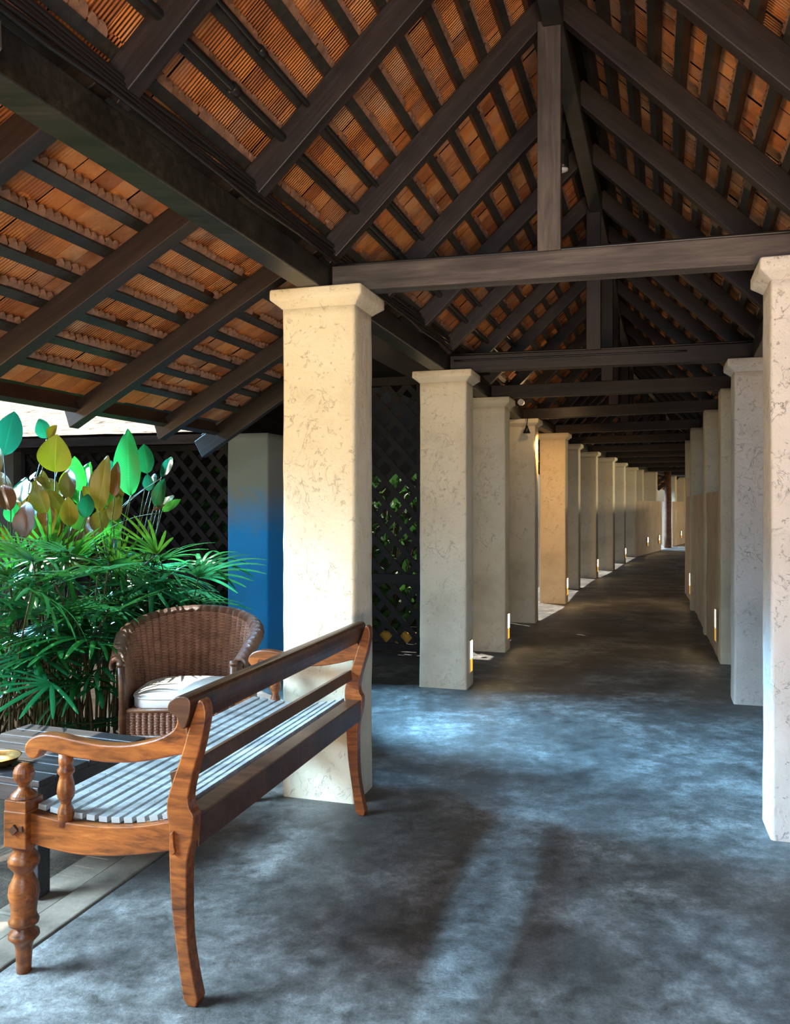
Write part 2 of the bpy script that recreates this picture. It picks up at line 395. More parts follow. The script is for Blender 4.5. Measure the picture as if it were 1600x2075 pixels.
# ------------------------------------------------------------------ floor, kerb, soil
def poly_obj(name, pts, z, mat, thick=.1, kind='structure'):
    m = MB(); m.prism([(p[0], p[1]) for p in pts], z, z-thick, to=lambda a, b, y: (a, b, y))
    return tag(m.build(name, mat), kind=kind)
def off(t, o): p = L0+U0*t+V0*o; return (p.x, p.y)
right_edge = [(p+ax(20)[1]*.6)[:2] for p in RS]
left_edge = [off(-5, -.35), off(1.5, -.35), off(1.5, -1.75), off(3.9, -1.75)] + [(p-ax(20)[1]*.5)[:2] for p in LS[4:]]
poly_obj('floor', left_edge+[(26, 38), (20, 30)]+[off(-5, 2.8)] if False else left_edge+right_edge[::-1]+[off(-5, 2.8)], 0, M['floor'])
g = MB(); g.add([(-60, -40, -.11), (60, -40, -.11), (60, 90, -.11), (-60, 90, -.11)], [(0, 1, 2, 3)])
tag(g.build('ground', M['soil']), kind='structure')
sb = MB(); nx, ny = 40, 60
for j in range(ny+1):
    for i in range(nx+1):
        o = -.66-4.6*i/nx; t = -5+9.2*j/ny; p = L0+U0*t+V0*o
        sb.v.append((p.x, p.y, -.03+.05*noise.noise(Vector((p.x*2.2, p.y*2.2, 0)))*(1 if i > 0 else 0)))
for j in range(ny):
    for i in range(nx): sb.f.append([j*(nx+1)+i, j*(nx+1)+i+1, (j+1)*(nx+1)+i+1, (j+1)*(nx+1)+i]); sb.uv.append([(0, 0)]*4)
tag(sb.build('soil_bed', M['soil'], smooth=True), kind='structure')
for n_, (o0, o1) in enumerate(((-.360, -.488), (-.502, -.66))):
    e = empty('trim_kerb', kind='structure'); t = -4.6+(.35*n_)
    while t < 1.45:
        t1 = min(t+.93, 1.48)
        m = MB(); m.prism([off(t, o0), off(t1-.008, o0), off(t1-.008, o1), off(t, o1)], .004-.012*n_, -.1, to=lambda a, b, y: (a, b, y))
        m.build('kerb_stone', M['kerb'], parent=e, bevel=.006); t = t1

# ------------------------------------------------------------------ columns
def column(label, c, a, h=CH, w=CW, d=CD, cap=True, mat='plaster', name='column', seed=0, cat='column'):
    e = empty(name, (c[0], c[1], 0), -R(a), label, cat)
    m = MB(); top = h-.085 if cap else h
    nz = 46; corner = .016; ring = []
    def rr(hw, hd, cr, n_=6):
        pts = []
        for sx, sy, k0 in ((1, -1, -1), (1, 1, 0), (-1, 1, 1), (-1, -1, 2)):
            for q in range(4):
                t = (k0+q/3)*math.pi/2
                pts.append((sx*(hw-cr)+cr*math.cos(t), sy*(hd-cr)+cr*math.sin(t)))
            nxt = {(1, -1): (1, 1), (1, 1): (-1, 1), (-1, 1): (-1, -1), (-1, -1): (1, -1)}[(sx, sy)]
            p0 = pts[-1]; t = (k0+1)*math.pi/2
            p1 = (nxt[0]*(hw-cr)+cr*math.cos(t), nxt[1]*(hd-cr)+cr*math.sin(t))
            for q in range(1, n_): f = q/n_; pts.append((p0[0]+(p1[0]-p0[0])*f, p0[1]+(p1[1]-p0[1])*f))
        return pts
    base = rr(w/2, d/2, corner); nr = len(base)
    for k in range(nz+1):
        z = top*k/nz
        for x, y in base:
            q = Vector((x*4+seed*3.1, y*4, z*2.3)); s_ = 1+.018*noise.noise(q)+.010*noise.noise(q*3.7)+.006*noise.noise(q*9)
            fl = 1+.012*max(0, 1-z/.25)
            m.v.append((x*s_*fl, y*s_*fl, z))
    for k in range(nz):
        for j in range(nr):
            j2 = (j+1) % nr; m.f.append([k*nr+j, k*nr+j2, (k+1)*nr+j2, (k+1)*nr+j]); m.uv.append([(0, 0)]*4)
    m.f.append([nz*nr+j for j in range(nr)]); m.uv.append([(0, 0)]*nr)
    m.build('shaft', M[mat], parent=e, smooth=True)
    if cap:
        m = MB(); prof = [(.0, top-.004), (.006, top), (.014, top+.008), (.036, top+.026), (.046, top+.034), (.048, top+.040), (.048, h-.008), (.045, h-.002), (.03, h)]
        for o_, z in prof:
            for x, y in rr(w/2+o_, d/2+o_, .012):
                s_ = 1+.010*noise.noise(Vector((x*5+seed, y*5, z*5)))
                m.v.append((x*s_, y*s_, z))
        for k in range(len(prof)-1):
            for j in range(nr):
                j2 = (j+1) % nr; m.f.append([k*nr+j, k*nr+j2, (k+1)*nr+j2, (k+1)*nr+j]); m.uv.append([(0, 0)]*4)
        m.f.append([(len(prof)-1)*nr+j for j in range(nr)]); m.uv.append([(0, 0)]*nr)
        m.f.append(list(range(nr))[::-1]); m.uv.append([(0, 0)]*nr)
        m.build('capital', M[mat], parent=e, smooth=True)
    return e
lab_l = ['nearest cream plaster column of the left row, beside the far end of the bench',
         'second plaster column of the left row, bluish foot and a glowing slot low on its side',
         'third plaster column of the left row, right behind the one with the wide glowing slot',
         'fourth plaster column of the left row, with a small black cone lamp at its head',
         'fifth plaster column of the left row, warm orange in lamp light',
         'sixth plaster column of the left row, narrow sliver beyond the orange one',
         'seventh plaster column of the left row, two beyond the orange one',
         'eighth plaster column of the left row, three beyond the orange one',
         'ninth plaster column of the left row, last one standing free before the far low wall',
         'tenth plaster column of the left row, where the far low wall begins']
lab_r = ['nearest white plaster column of the right row, cut by the photo edge',
         'second plaster column of the right row, standing free before the low wall',
         'third column of the right row, at the near end of the low wall',
         'fourth column of the right row, rough narrow pier standing on the low wall',
         'fifth column of the right row, smooth pier standing on the low wall',
         'sixth column of the right row, thin edge at the farthest visible wall end',
         'seventh column of the right row, round the bend', 'eighth column of the right row, round the bend',
         'ninth column of the right row, round the bend', 'tenth column of the right row, round the bend']
for i, (c, a) in enumerate(LC): column(lab_l[i], c, a, seed=i, name='plaster_column')
for i, (c, a) in enumerate(RC[:7]): column(lab_r[i], c, a, seed=20+i, cap=(i < 2), mat='plaster_white' if i < 2 else 'plaster', name='plaster_column')
u, v = ax(26)
for j, (x, y) in enumerate(((7.12, 24.15), (7.98, 25.65))):
    column('%s pier on the far left low wall beyond the free columns' % ('nearer' if j == 0 else 'farther'), Vector((x, y, 0))-v*CW/2+u*CD/2, 26, cap=False, seed=40+j, name='wall_pier', cat='pier')
# outer post of the garden aisle, its blue skylight painted into the colour
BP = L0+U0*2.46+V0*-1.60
column('smooth plaster column with painted-in blue skylight, behind the wicker armchair, under the low eave', BP, 17, h=1.98, w=.36, d=.36, cap=False, mat='plaster_skylit', seed=60, name='plaster_column')

# low walls
def wall_seg(name, p0, p1, th, h, mat, side=0):
    p0 = Vector(p0); p1 = Vector(p1); d = (p1-p0).normalized(); nv = Vector((d.y, -d.x, 0)); L = (p1-p0).length
    m = MB(); nl, nz = max(2, int(L/.12)), 12
    # corridor face is rippled by hand plastering
    def P(s, z, o): return p0+d*s+nv*o+Vector((0, 0, z))
    vs_ = []
    for k in range(nz+1):
        for i in range(nl+1):
            s_ = L*i/nl; z = h*k/nz
            vs_.append(P(s_, z, .018*noise.noise(Vector((s_*1.7, z*1.7, side)))+.006*noise.noise(Vector((s_*7, z*7, side)))))
    k0 = len(vs_); vs_ += [P(0, 0, th), P(L, 0, th), P(0, h, th), P(L, h, th)]
    fs = [(k*(nl+1)+i, k*(nl+1)+i+1, (k+1)*(nl+1)+i+1, (k+1)*(nl+1)+i) for k in range(nz) for i in range(nl)]
    fs += [(k0, k0+2, k0+3, k0+1), tuple([nz*(nl+1)+i for i in range(nl+1)]+[k0+3, k0+2]), tuple([k*(nl+1) for k in range(nz+1)]+[k0+2, k0]), tuple([k*(nl+1)+nl for k in range(nz+1)]+[k0+3, k0+1])]
    m.add(vs_, fs)
    return tag(m.build(name, mat, smooth=False), kind='structure')
def rin(i, s=.10):
    c, a = RC[i]; u, v = ax(a); return c-v*(CW/2-.004)
wall_seg('wall_right', rin(2)+ax(17)[0]*.137, rin(5), .34, 1.53, M['wall'], 1)
wall_seg('wall_right', rin(5), rin(6), .34, 1.53, M['wall'], 1)
wall_seg('wall_right', rin(6), RC[9][0]-ax(24)[1]*.2, .34, 1.53, M['wall'], 1)
wl0 = Vector((6.5, 22.72, 0)); wl1 = Vector((8.30, 26.15, 0))
wall_seg('wall_left', wl0, wl1, -.34, 1.53, M['wall'], 2)
wl2 = Vector((9.45, 28.6, 0)); wl3 = Vector((11.9, 33.2, 0))
wall_seg('wall_left', wl2, wl3, -.34, 1.53, M['wall'], 3)
for j, f in enumerate((.12, .5, .9)):
    p = wl2.lerp(wl3, f); u, v = ax(27)
    column('%s pier on the last stretch of wall at the end of the walk' % ('nearest', 'middle', 'farthest')[j], p-v*CW/2+u*CD/2, 27, cap=False, seed=50+j, name='wall_pier', cat='pier')
m = MB(); lp = [(.115, 0), (.12, .3), (.11, 1.0), (.118, 1.6), (.105, 2.1), (.11, 2.52)]
m.lathe(lp, seg=14); tag(m.build('timber_post', M['log'], loc=None, smooth=True), 'rough rust-brown timber post by the gap in the far wall', 'post').location = (8.97, 27.6, 0)

# ------------------------------------------------------------------ roof: tiles and battens (structure), rafters, beams
TW = .10
def tile_courses(name, courses, stepfn, tlist, tilt_drop, thick=.012):
    """courses = list of (q_head, q_tail); tlist = list of t edges of the tiles; stepfn(t,q,n) gives a point. Each tile: sheet with a scalloped head."""
    m = MB()
    for ci, (qh, qt, dq) in enumerate(courses):
        for i in range(len(tlist)-1):
            t0, t1 = tlist[i], tlist[i+1]; w = t1-t0; g = .012*w
            jit = random.uniform(-.004, .004); jq = random.uniform(-.06, .06)*dq
            NSEG = 4; top, bot, uv = [], [], []
            for s_ in range(NSEG+1):
                t = t0+g+(w-2*g)*s_/NSEG
                sc_ = abs(math.sin(math.pi*(s_/NSEG)*1.0+.25))
                qhh = qh+dq*(.10+.16*sc_)+jq
                top.append(stepfn(t, qhh, 0.006+jit)); bot.append(stepfn(t, qt+jq*.3, tilt_drop+jit))
            k = top+bot
            lo = [(j, j+1, NSEG+1+j+1, NSEG+1+j) for j in range(NSEG)]
            uvs = [[(i+.05+.9*j/NSEG, ci+.05), (i+.05+.9*(j+1)/NSEG, ci+.05), (i+.05+.9*(j+1)/NSEG, ci+.95), (i+.05+.9*j/NSEG, ci+.95)] for j in range(NSEG)]
            m.add(k, lo, uvs)
            # thickness of the scalloped head edge
            up = [stepfn(t0+g+(w-2*g)*s_/NSEG, qh+dq*(.10+.16*abs(math.sin(math.pi*(s_/NSEG)+.25)))+jq, 0.006+thick+jit) for s_ in range(NSEG+1)]
            m.add(top+up, [(j+1, j, NSEG+1+j, NSEG+1+j+1) for j in range(NSEG)], [[(i+.5, ci+.5)]*4]*NSEG)
    return m
def lip(stepfn, ts, q, unit, n0):
    """the scalloped, broken tile heads that hang just uphill of a batten; unit = parameter units per metre"""
    m = MB(); 
    for i in range(len(ts)-1):
        if random.random() < .06: continue
        K = 8; A, B, Cc = [], [], []; dd = random.uniform(-.006, .006); nn = random.uniform(-.004, .006)
        for j in range(K+1):
            t = ts[i]+(ts[i+1]-ts[i])*j/K; w = abs(math.sin(math.pi*(2*j/K)+random.uniform(-.25, .25)))
            A.append(stepfn(t, q+.012*unit, n0+.006+nn)); B.append(stepfn(t, q+(.030+.020*w+dd)*unit, n0+.012+.006*w+nn)); Cc.append(stepfn(t, q+(.032+.020*w+dd)*unit, n0+.032))
        k = A+B+Cc; f = []
        for j in range(K): f += [(j, j+1, K+1+j+1, K+1+j), (K+1+j, K+1+j+1, 2*K+2+j+1, 2*K+2+j)]
        m.add(k, f, [[(i+.5, 90.5)]*4]*len(f))
    return m
def sheet(stepfn, ts, qs, n_):
    m = MB()
    for t in ts:
        for q in qs: m.v.append(tuple(stepfn(t, q, n_)))
    nq = len(qs)
    for i in range(len(ts)-1):
        for j in range(nq-1): m.f.append([i*nq+j, i*nq+j+1, (i+1)*nq+j+1, (i+1)*nq+j]); m.uv.append([(0, 0)]*4)
    return m
def t_edges(a, b, step):
    """t values (stations) so that tiles are about `step` metres wide."""
    out = [a]; t = a
    while t < b-1e-6:
        k = min(int(t+1e-9), NS-2); seg = (LS[k+1]-LS[k]).length
        t = min(t+step/seg, b, (k+1) if (k+1)-t > 1e-6 else b); out.append(t)
    return out
def strip(stepfn, ts, q, n0, n1, dq):
    """a batten: a thin bar following the roof line"""
    m = MB()
    for t in ts:
        for (qq, nn) in ((q-dq, n0), (q+dq, n0), (q+dq, n1), (q-dq, n1)): m.v.append(tuple(stepfn(t, qq, nn)))
    for i in range(len(ts)-1):
        for j in range(4):
            j2 = (j+1) % 4; m.f.append([4*i+j, 4*i+j2, 4*i+4+j2, 4*i+4+j]); m.uv.append([(0, 0)]*4)
    m.f.append([3, 2, 1, 0]); m.f.append([4*(len(ts)-1)+j for j in range(4)]); m.uv += [[(0, 0)]*4]*2
    return m
HR = .055                                       # half depth of a rafter
NB = 10
for side, nm, qmin in ((-1, 'ceiling_left', 0), (1, 'ceiling_right', -3)):
    root = empty(nm, kind='structure')
    fn = lambda t, q, n_, side=side: slope_pt(side, t, q, n_)
    qs = [(k+.45)/NB for k in range(qmin, NB)]; dq = 1/NB
    te = t_edges(0.0, NS-1.0, TW)
    courses = [(q, q-dq*1.12, dq) for q in qs]
    tile_courses('tiles', courses, lambda t, q, n_: fn(t, q, HR+.042+n_), te, .010).build('roof_tiles', M['tile'], parent=root, fix=False)
    sheet(fn, [k*.5 for k in range(2*(NS-1)+1)], [qs[0]-dq*1.2, 1.12], HR+.095).build('roof_covering', M['timber'], parent=root)
    ts = [k*.5 for k in range(2*(NS-1)+1)]
    for q in qs: strip(fn, ts, q, HR-.002, HR+.042, .013 if side < 0 else .013).build('batten', M['beam_black'], parent=root)
    for q in qs:
        if q > -.1: lip(fn, t_edges(0.0, 5.0, .085), q, .1/.154, HR).build('tile_heads', M['mortar'], parent=root, fix=False)
    if side < 0:
        sheet(fn, [2.45+.25*k for k in range(12)], [-.26, .06], HR+.095).build('roof_covering', M['timber'], parent=root)
    if side < 0:                                # the open eave of the far colonnade, where no aisle leans against it
        ts2 = [5+.5*k for k in range(int((NS-1-5)*2)+1)]; q2 = [(k+.45)/NB for k in (-6, -5, -4, -3, -2, -1)]
        te2 = t_edges(5.0, NS-1.0, TW)
        tile_courses('tiles', [(q, q-dq*1.12, dq) for q in q2], lambda t, q, n_: fn(t, q, HR+.042+n_), te2, .010).build('roof_tiles', M['tile'], parent=root, fix=False)
        sheet(fn, ts2, [q2[0]-dq*1.2, .06], HR+.095).build('roof_covering', M['timber'], parent=root)
        for q in q2: strip(fn, ts2, q, HR-.002, HR+.042, .013).build('batten', M['beam_black'], parent=root)
# garden aisle roof
AT0, AT1 = -4.6, 1.32
root = empty('ceiling_aisle', kind='structure')
n_c = 9; os_ = [-.06-.155*k for k in range(n_c)]
te = [AT0+TW*k for k in range(int((AT1+.14-AT0)/TW)+1)]
tile_courses('tiles', [(o, o-.155*1.12, .155) for o in os_[:-1]], lambda t, o, n_: aisle_pt(t, o, .05+.042+n_), te, .010).build('roof_tiles', M['tile'], parent=root, fix=False)
sheet(aisle_pt, [AT0, AT1+.22], [-1.44, .02], .05+.095).build('roof_covering', M['timber'], parent=root)
for o in os_[:-1]: strip(aisle_pt, [AT0, AT1], o, .048, .092, .020).build('batten', M['beam_black'], parent=root)
for o in os_[:-1]: lip(aisle_pt, [AT0+.085*k for k in range(int((AT1-AT0)/.085)+1)], o, .87, .05).build('tile_heads', M['mortar'], parent=root, fix=False)
strip(aisle_pt, [AT0, AT1], -1.335, .0, .085, .016).build('fascia_board', M['timber'], parent=root)
# aisle rafters
tA = [-.115+.827*k for k in range(-5, 2)]
names_a = ['third', 'second', 'next', None, None]
for k, t in enumerate(tA):
    lab = {5: 'rafter of the low garden roof ending above the green leaves at the cream column head', 6: 'farthest rafter of the low garden roof, passing behind the cream column'}.get(k, 'rafter of the low garden roof, %s before the one meeting the cream column head' % ORD[4-k] if k < 5 else '')
    tag(beam('aisle_rafter', aisle_pt(t, -.02, 0), aisle_pt(t, -1.395, 0), .075, .10, M['timber'], cut=-.02), lab, 'rafter', 'rafters of the low garden roof')
tag(beam('verge_rafter', aisle_pt(1.22, .0, .0), aisle_pt(1.36, -1.50, -.01), .05, .13, M['timber']), 'dark sloping verge timber over the blue column at the end of the low roof', 'rafter')
tag(beam('barge_board', aisle_pt(1.30, .0, .045), aisle_pt(1.43, -1.47, .035), .03, .13, M['timber_grey']), 'thin board laid along the outer side of the verge timber over the blue column', 'board')

# soffit over the court behind, wall beams, tie beams, king posts, ridge
def court_slab(pts):
    m = MB(); m.prism(pts, 2.66, 2.70, to=lambda a, b, y: (a, b, y)); tag(m.build('ceiling_court', M['timber']), kind='structure')
court_slab([off(1.45, .02), off(4.7, .02), off(4.7, -2.6), off(4.2, -2.6), off(2.6, -2.2), off(1.5, -1.5)])
court_slab([off(4.7, .02), off(6.3, -.12), off(6.3, -1.2), off(4.7, -1.2)])
court_slab([off(4.7, -2.1), off(6.3, -2.1), off(6.3, -2.6), off(4.7, -2.6)])
m = MB(); m.prism([off(6.14, -.22), off(6.14, -9.5), off(6.2, -9.5), off(6.2, -.22)], -.1, 3.3, to=lambda a, b, y: (a, b, y)); tag(m.build('wall_court', M['beam_black']), kind='structure')
BZ = CH+.062
def polybeam(name, pts, w, h, z, mat):
    m = MB(); n_ = len(pts)
    for i, p in enumerate(pts):
        d = (pts[min(i+1, n_-1)]-pts[max(i-1, 0)]).normalized(); nv = Vector((d.y, -d.x, 0))
        for a, b in ((-1, -1), (1, -1), (1, 1), (-1, 1)): m.v.append(tuple(p+nv*a*w/2+Vector((0, 0, z+b*h/2))))
    for i in range(n_-1):
        for j in range(4): j2 = (j+1) % 4; m.f.append([4*i+j, 4*i+j2, 4*i+4+j2, 4*i+4+j]); m.uv.append([(0, 0)]*4)
    m.f.append([3, 2, 1, 0]); m.f.append([4*(n_-1)+j for j in range(4)]); m.uv += [[(0, 0)]*4]*2
    return m.build(name, mat, bevel=.006)
segs = [(0, 2), (2, 3), (3, 4), (4, 5), (5, 6), (6, 7), (7, 8), (8, NS-1)]
for j, (a, b) in enumerate(segs):
    lab = ['nearest black wall beam, from the top left corner to the first cream column', 'black wall beam between the first and second columns of the left row'] + \
          ['black wall beam from the %s to the %s column of the left row' % (ORD[k], ORD[k+1]) for k in range(1, 6)] + ['black wall beam over the far columns of the left row']
    tag(polybeam('wall_beam', [LS[k]-V0*.03 for k in range(a, b+1)], .115, .124, BZ, M['beam_black']), lab[j], 'beam', 'wall beams over the left row')
for j, (a, b) in enumerate([(0, 2), (2, 3), (3, NS-1)]):
    lab = ['black wall beam above the nearest right column, cut by the photo edge', 'black wall beam between the first two right columns', 'black wall beam over the columns on the right low wall']
    tag(polybeam('wall_beam', [RS[k] for k in range(a, b+1)], .115, .124, BZ, M['beam_black']), lab[j], 'beam', 'wall beams over the right row')
for i in range(2, NS):
    a, b = LS[i], RS[i]; d = (b-a).normalized(); k = i-2
    mt = M['timber_grey'] if k == 0 else M['timber']
    lab = 'grey tie beam spanning the nearest two columns' if k == 0 else '%s tie beam across the walk, counted from the nearest grey one' % ORD[k]
    tag(beam('tie_beam', a+d*.035+Vector((0, 0, BZ+.002)), b-d*.035+Vector((0, 0, BZ+.002)), .10, .122, mt), lab, 'beam', 'tie beams across the walk')
    c = (a+b)/2; c = c-d*.02
    lab = 'grey king post standing on the nearest tie beam' if k == 0 else 'king post standing on the %s tie beam' % ORD[k]
    o = beam('king_post', c+Vector((0, 0, BZ+.063)), c+Vector((0, 0, 3.60)), .108, .105, mt, up=d); tag(o, lab, 'post', 'king posts')
pr = [(LS[k]+RS[k])/2 for k in range(NS)]
tag(polybeam('ridge_beam', pr, .09, .14, 3.64, M['beam_black']), 'long black ridge beam under the peak of the roof', 'beam')
# rafters
rt_ = []
for i in range(0, NS-1):
    n_ = max(1, round((LS[i+1]-LS[i]).length/.85)); rt_ += [i+j/n_ for j in range(n_)]
i0 = rt_.index(2.0)
for i, t in enumerate(rt_):
    for side in (-1, 1):
        q0 = -.02 if side < 0 and t < 5 else (-.62 if side < 0 else -.34)
        s_ = 'left' if side < 0 else 'right'; k = i-i0
        lab = 'rafter of the %s roof slope at the nearest king post' % s_ if k == 0 else \
              '%s rafter of the %s roof slope %s the nearest king post' % (ORD[abs(k)-1], s_, 'beyond' if k > 0 else 'before')
        tag(beam('rafter', slope_pt(side, t, q0, 0), slope_pt(side, t, .985, 0), .062, .108, M['timber']), lab, 'rafter', 'rafters of the %s roof slope' % s_)

# ------------------------------------------------------------------ cables, pipes, lamps under the roof
def cable(name, pts, r, label, cat='cable', group=None, mat='cable'):
    m = MB(); m.tube(pts, r, 7); return tag(m.build(name, M[mat], smooth=True), label, cat, group)
clab = ['lowest black cable clipped along the top of the near left wall beam', 'second lowest black cable along the near left wall beam', 'middle black cable of the bundle along the near left wall beam',
        'second highest black cable along the near left wall beam', 'highest, thickest black cable along the near left wall beam']
for k in range(5):
    pts = []
    for j in range(26):
        t = -3.2+5.6*j/25; p = L0+U0*t+V0*.046
        sag = .012*math.sin(j*1.1+k)+.006*math.sin(j*2.3+k*2)
        pts.append(p+V0*(.016-.007*k)+Vector((0, 0, BZ+.072+.022*k+sag*.5)))
    cable('cable', pts, .008 if k < 4 else .012, clab[k], group='cables on the near left wall beam')
for k in range(2):
    pts = [slope_pt(-1, .0+(4.0)*j/16, .155+.10*k, HR-.035+.01*k) for j in range(17)]
    m = MB(); m.tube(pts, .017 if k == 0 else .011, 10)
    for j in (3, 6, 9, 12):
        d = (Vector(pts[j+1])-Vector(pts[j])).normalized()*.02; m.tube([Vector(pts[j])-d, Vector(pts[j])+d], .022 if k == 0 else .016, 10)
    tag(m.build('conduit_pipe', M['pipe'], smooth=True), ['thick', 'thin'][k]+' black conduit pipe running under the lower left roof tiles', 'pipe')
def tie_pt(i, f, dz=0, dy=-.02):
    a, b = LS[i], RS[i]; p = a.lerp(b, f); d = (b-a).normalized(); return p+Vector((d.y*-1, d.x, 0))*dy+Vector((0, 0, BZ+.068+dz))
cable('cable', [tie_pt(2, .03+.97*j/20, .004+.01*max(0, (j/20-.5))) for j in range(21)], .010, 'black cable lying along the top of the nearest tie beam')
cable('cable', [tie_pt(3, .03+.97*j/20, .003+.012*abs(j/20-.5)) for j in range(21)], .010, 'upper black cable lying along the second tie beam')
cable('cable', [tie_pt(3, .03+.75*j/20, -.045, -.062) for j in range(21)], .007, 'lower black cable clipped to the face of the second tie beam')
# spot lamp behind the nearest king post
kp = (LS[3]+RS[3])/2
sp = Vector((.97, 4.85, 0)); sp.z = 1.4+(1024-318)/1700*sp.y
e = empty('spot_lamp', sp, 0, 'black spot lamp hung beside the king post under the ridge', 'lamp')
m = MB(); m.lathe([(.012, .10), (.030, .09), (.034, .05), (.034, -.05), (.036, -.07)][::-1], seg=18); m.build('lamp_body', M['lampblack'], parent=e, smooth=True)
m = MB(); m.lathe([(.033, -.071), (.028, -.082), (.015, -.088), (.004, -.09)][::-1], seg=18); m.build('lens', M['lens'], parent=e, smooth=True)
m = MB(); m.tube([(0, 0, .10), (-.03, 0, .14), (-.035, 0, .2), (-.02, 0, .26)], .006, 7); m.build('lead', M['whiteplastic'], parent=e, smooth=True)
m = MB(); m.box((0, 0, .28), (.012, .012, .20)); m.build('hanger', M['lampblack'], parent=e)
# lamp on the wall beam, top left corner
lp = L0+U0*-2.36+V0*.118+Vector((0, 0, 2.43))
e = empty('flood_lamp', lp, R(-17), 'grey metal flood lamp on the black wall beam, top left corner', 'lamp')
m = MB(); m.lathe([(.030, .045), (.044, .03), (.046, -.03), (.036, -.05)][::-1], seg=10); m.build('lamp_housing', M['lampmetal'], parent=e)
m = MB(); m.box((-.06, 0, 0), (.035, .012, .012)); m.build('bracket', M['lampblack'], parent=e)
# round lamp and cone lamp near the third and fourth columns
rl = tie_pt(4, 0, 0); rl = LS[5]-U0*.7+V0*.10+Vector((0, 0, 2.56))
e = empty('round_lamp', rl, R(-17), 'small white round lamp on the wall beam before the fourth left column', 'lamp')
m = MB(); m.tube([(0, .03, 0), (0, -.015, 0)], .036, 20); m.build('lamp_disc', M['whiteplastic'], parent=e, smooth=False)
m = MB(); m.tube([(0, .03, 0), (-.05, .05, -.02)], .008, 8); m.build('arm', M['lampblack'], parent=e)
cl = LS[5]-U0*.24+V0*.10+Vector((0, 0, 2.30))
e = empty('cone_lamp', cl, 0, 'small black cone lamp hanging at the head of the fourth left column', 'lamp')
m = MB(); m.lathe([(.045, -.05), (.020, .01), (.012, .04)], seg=18); m.build('lamp_shade', M['lampblack'], parent=e, smooth=True)
m = MB(); m.tube([(0, 0, .04), (.01, 0, .12), (.025, 0, .19)], .005, 7); m.build('cord', M['lampblack'], parent=e)
# their light
light('flood_lamp_light', 'SPOT', lp+V0*.02+U0*.10-Vector((0, 0, .02)), L0+Vector((0, 0, 1.55)), 38, (1.0, .80, .18), spot_size=R(58), spot_blend=.9, shadow_soft_size=.04)
light('cone_lamp_light', 'SPOT', cl+Vector((.0, -.0, -.07))+V0*.22, LC[4][0]+Vector((0, 0, 1.0)), 150, (1.0, .50, .15), spot_size=R(80), spot_blend=.8, shadow_soft_size=.04)
light('spot_lamp_light', 'SPOT', sp+Vector((0, 0, -.11)), LC[1][0]+Vector((0, 0, 1.7)), 15, (1.0, .74, .48), spot_size=R(40), spot_blend=.8, shadow_soft_size=.04)

light('round_lamp_light', 'POINT', rl+V0*.25-Vector((0, 0, .05)), None, 5, (1.0, .62, .28), shadow_soft_size=.05)
# recessed step lights
def step_light(c, a, side, z, label, wd_=.085, ht=.25, face=CW/2):
    u, v = ax(a); p = c+v*side*(face+.006)
    e = empty('step_light', (p.x, p.y, z), -R(a), label, 'wall light', 'recessed lights low on the columns and walls')
    m = MB(); m.box((side*.000, 0, 0), (.006, wd_/2, ht/2)); m.build('surround', M['wall'], parent=e)
    m = MB(); m.box((side*.004, 0, ht*.20), (.004, wd_/2-.008, ht*.28-.004)); m.build('bulb_panel', M['glow_white'], parent=e)
    m = MB(); m.box((side*.004, 0, -ht*.28), (.004, wd_/2-.008, ht*.20-.002)); m.build('amber_panel', M['glow_amber'], parent=e)
for i, nm in ((1, 'second'), (2, 'third'), (4, 'fifth'), (6, 'seventh'), (8, 'ninth')):
    step_light(LC[i][0], LC[i][1], 1, .235, 'glowing amber slot light low on the side of the %s left column' % nm)
for t_, nm in ((.03, 'near end'), (.72, 'far stretch')):
    p = (rin(2)).lerp(rin(5), t_); step_light(p, 17, -1, .30, 'glowing slot light low in the right wall, %s' % nm, face=.012, ht=.30)
for f, w0, w1, nm in ((.4, wl0, wl1, 'far left wall, nearer one'), (.86, wl0, wl1, 'far left wall, farther one'), (.3, wl2, wl3, 'last wall at the end of the walk')):
    p = w0.lerp(w1, f); step_light(p, 27, 1, .36, 'glowing slot light low in the '+nm, face=.03)

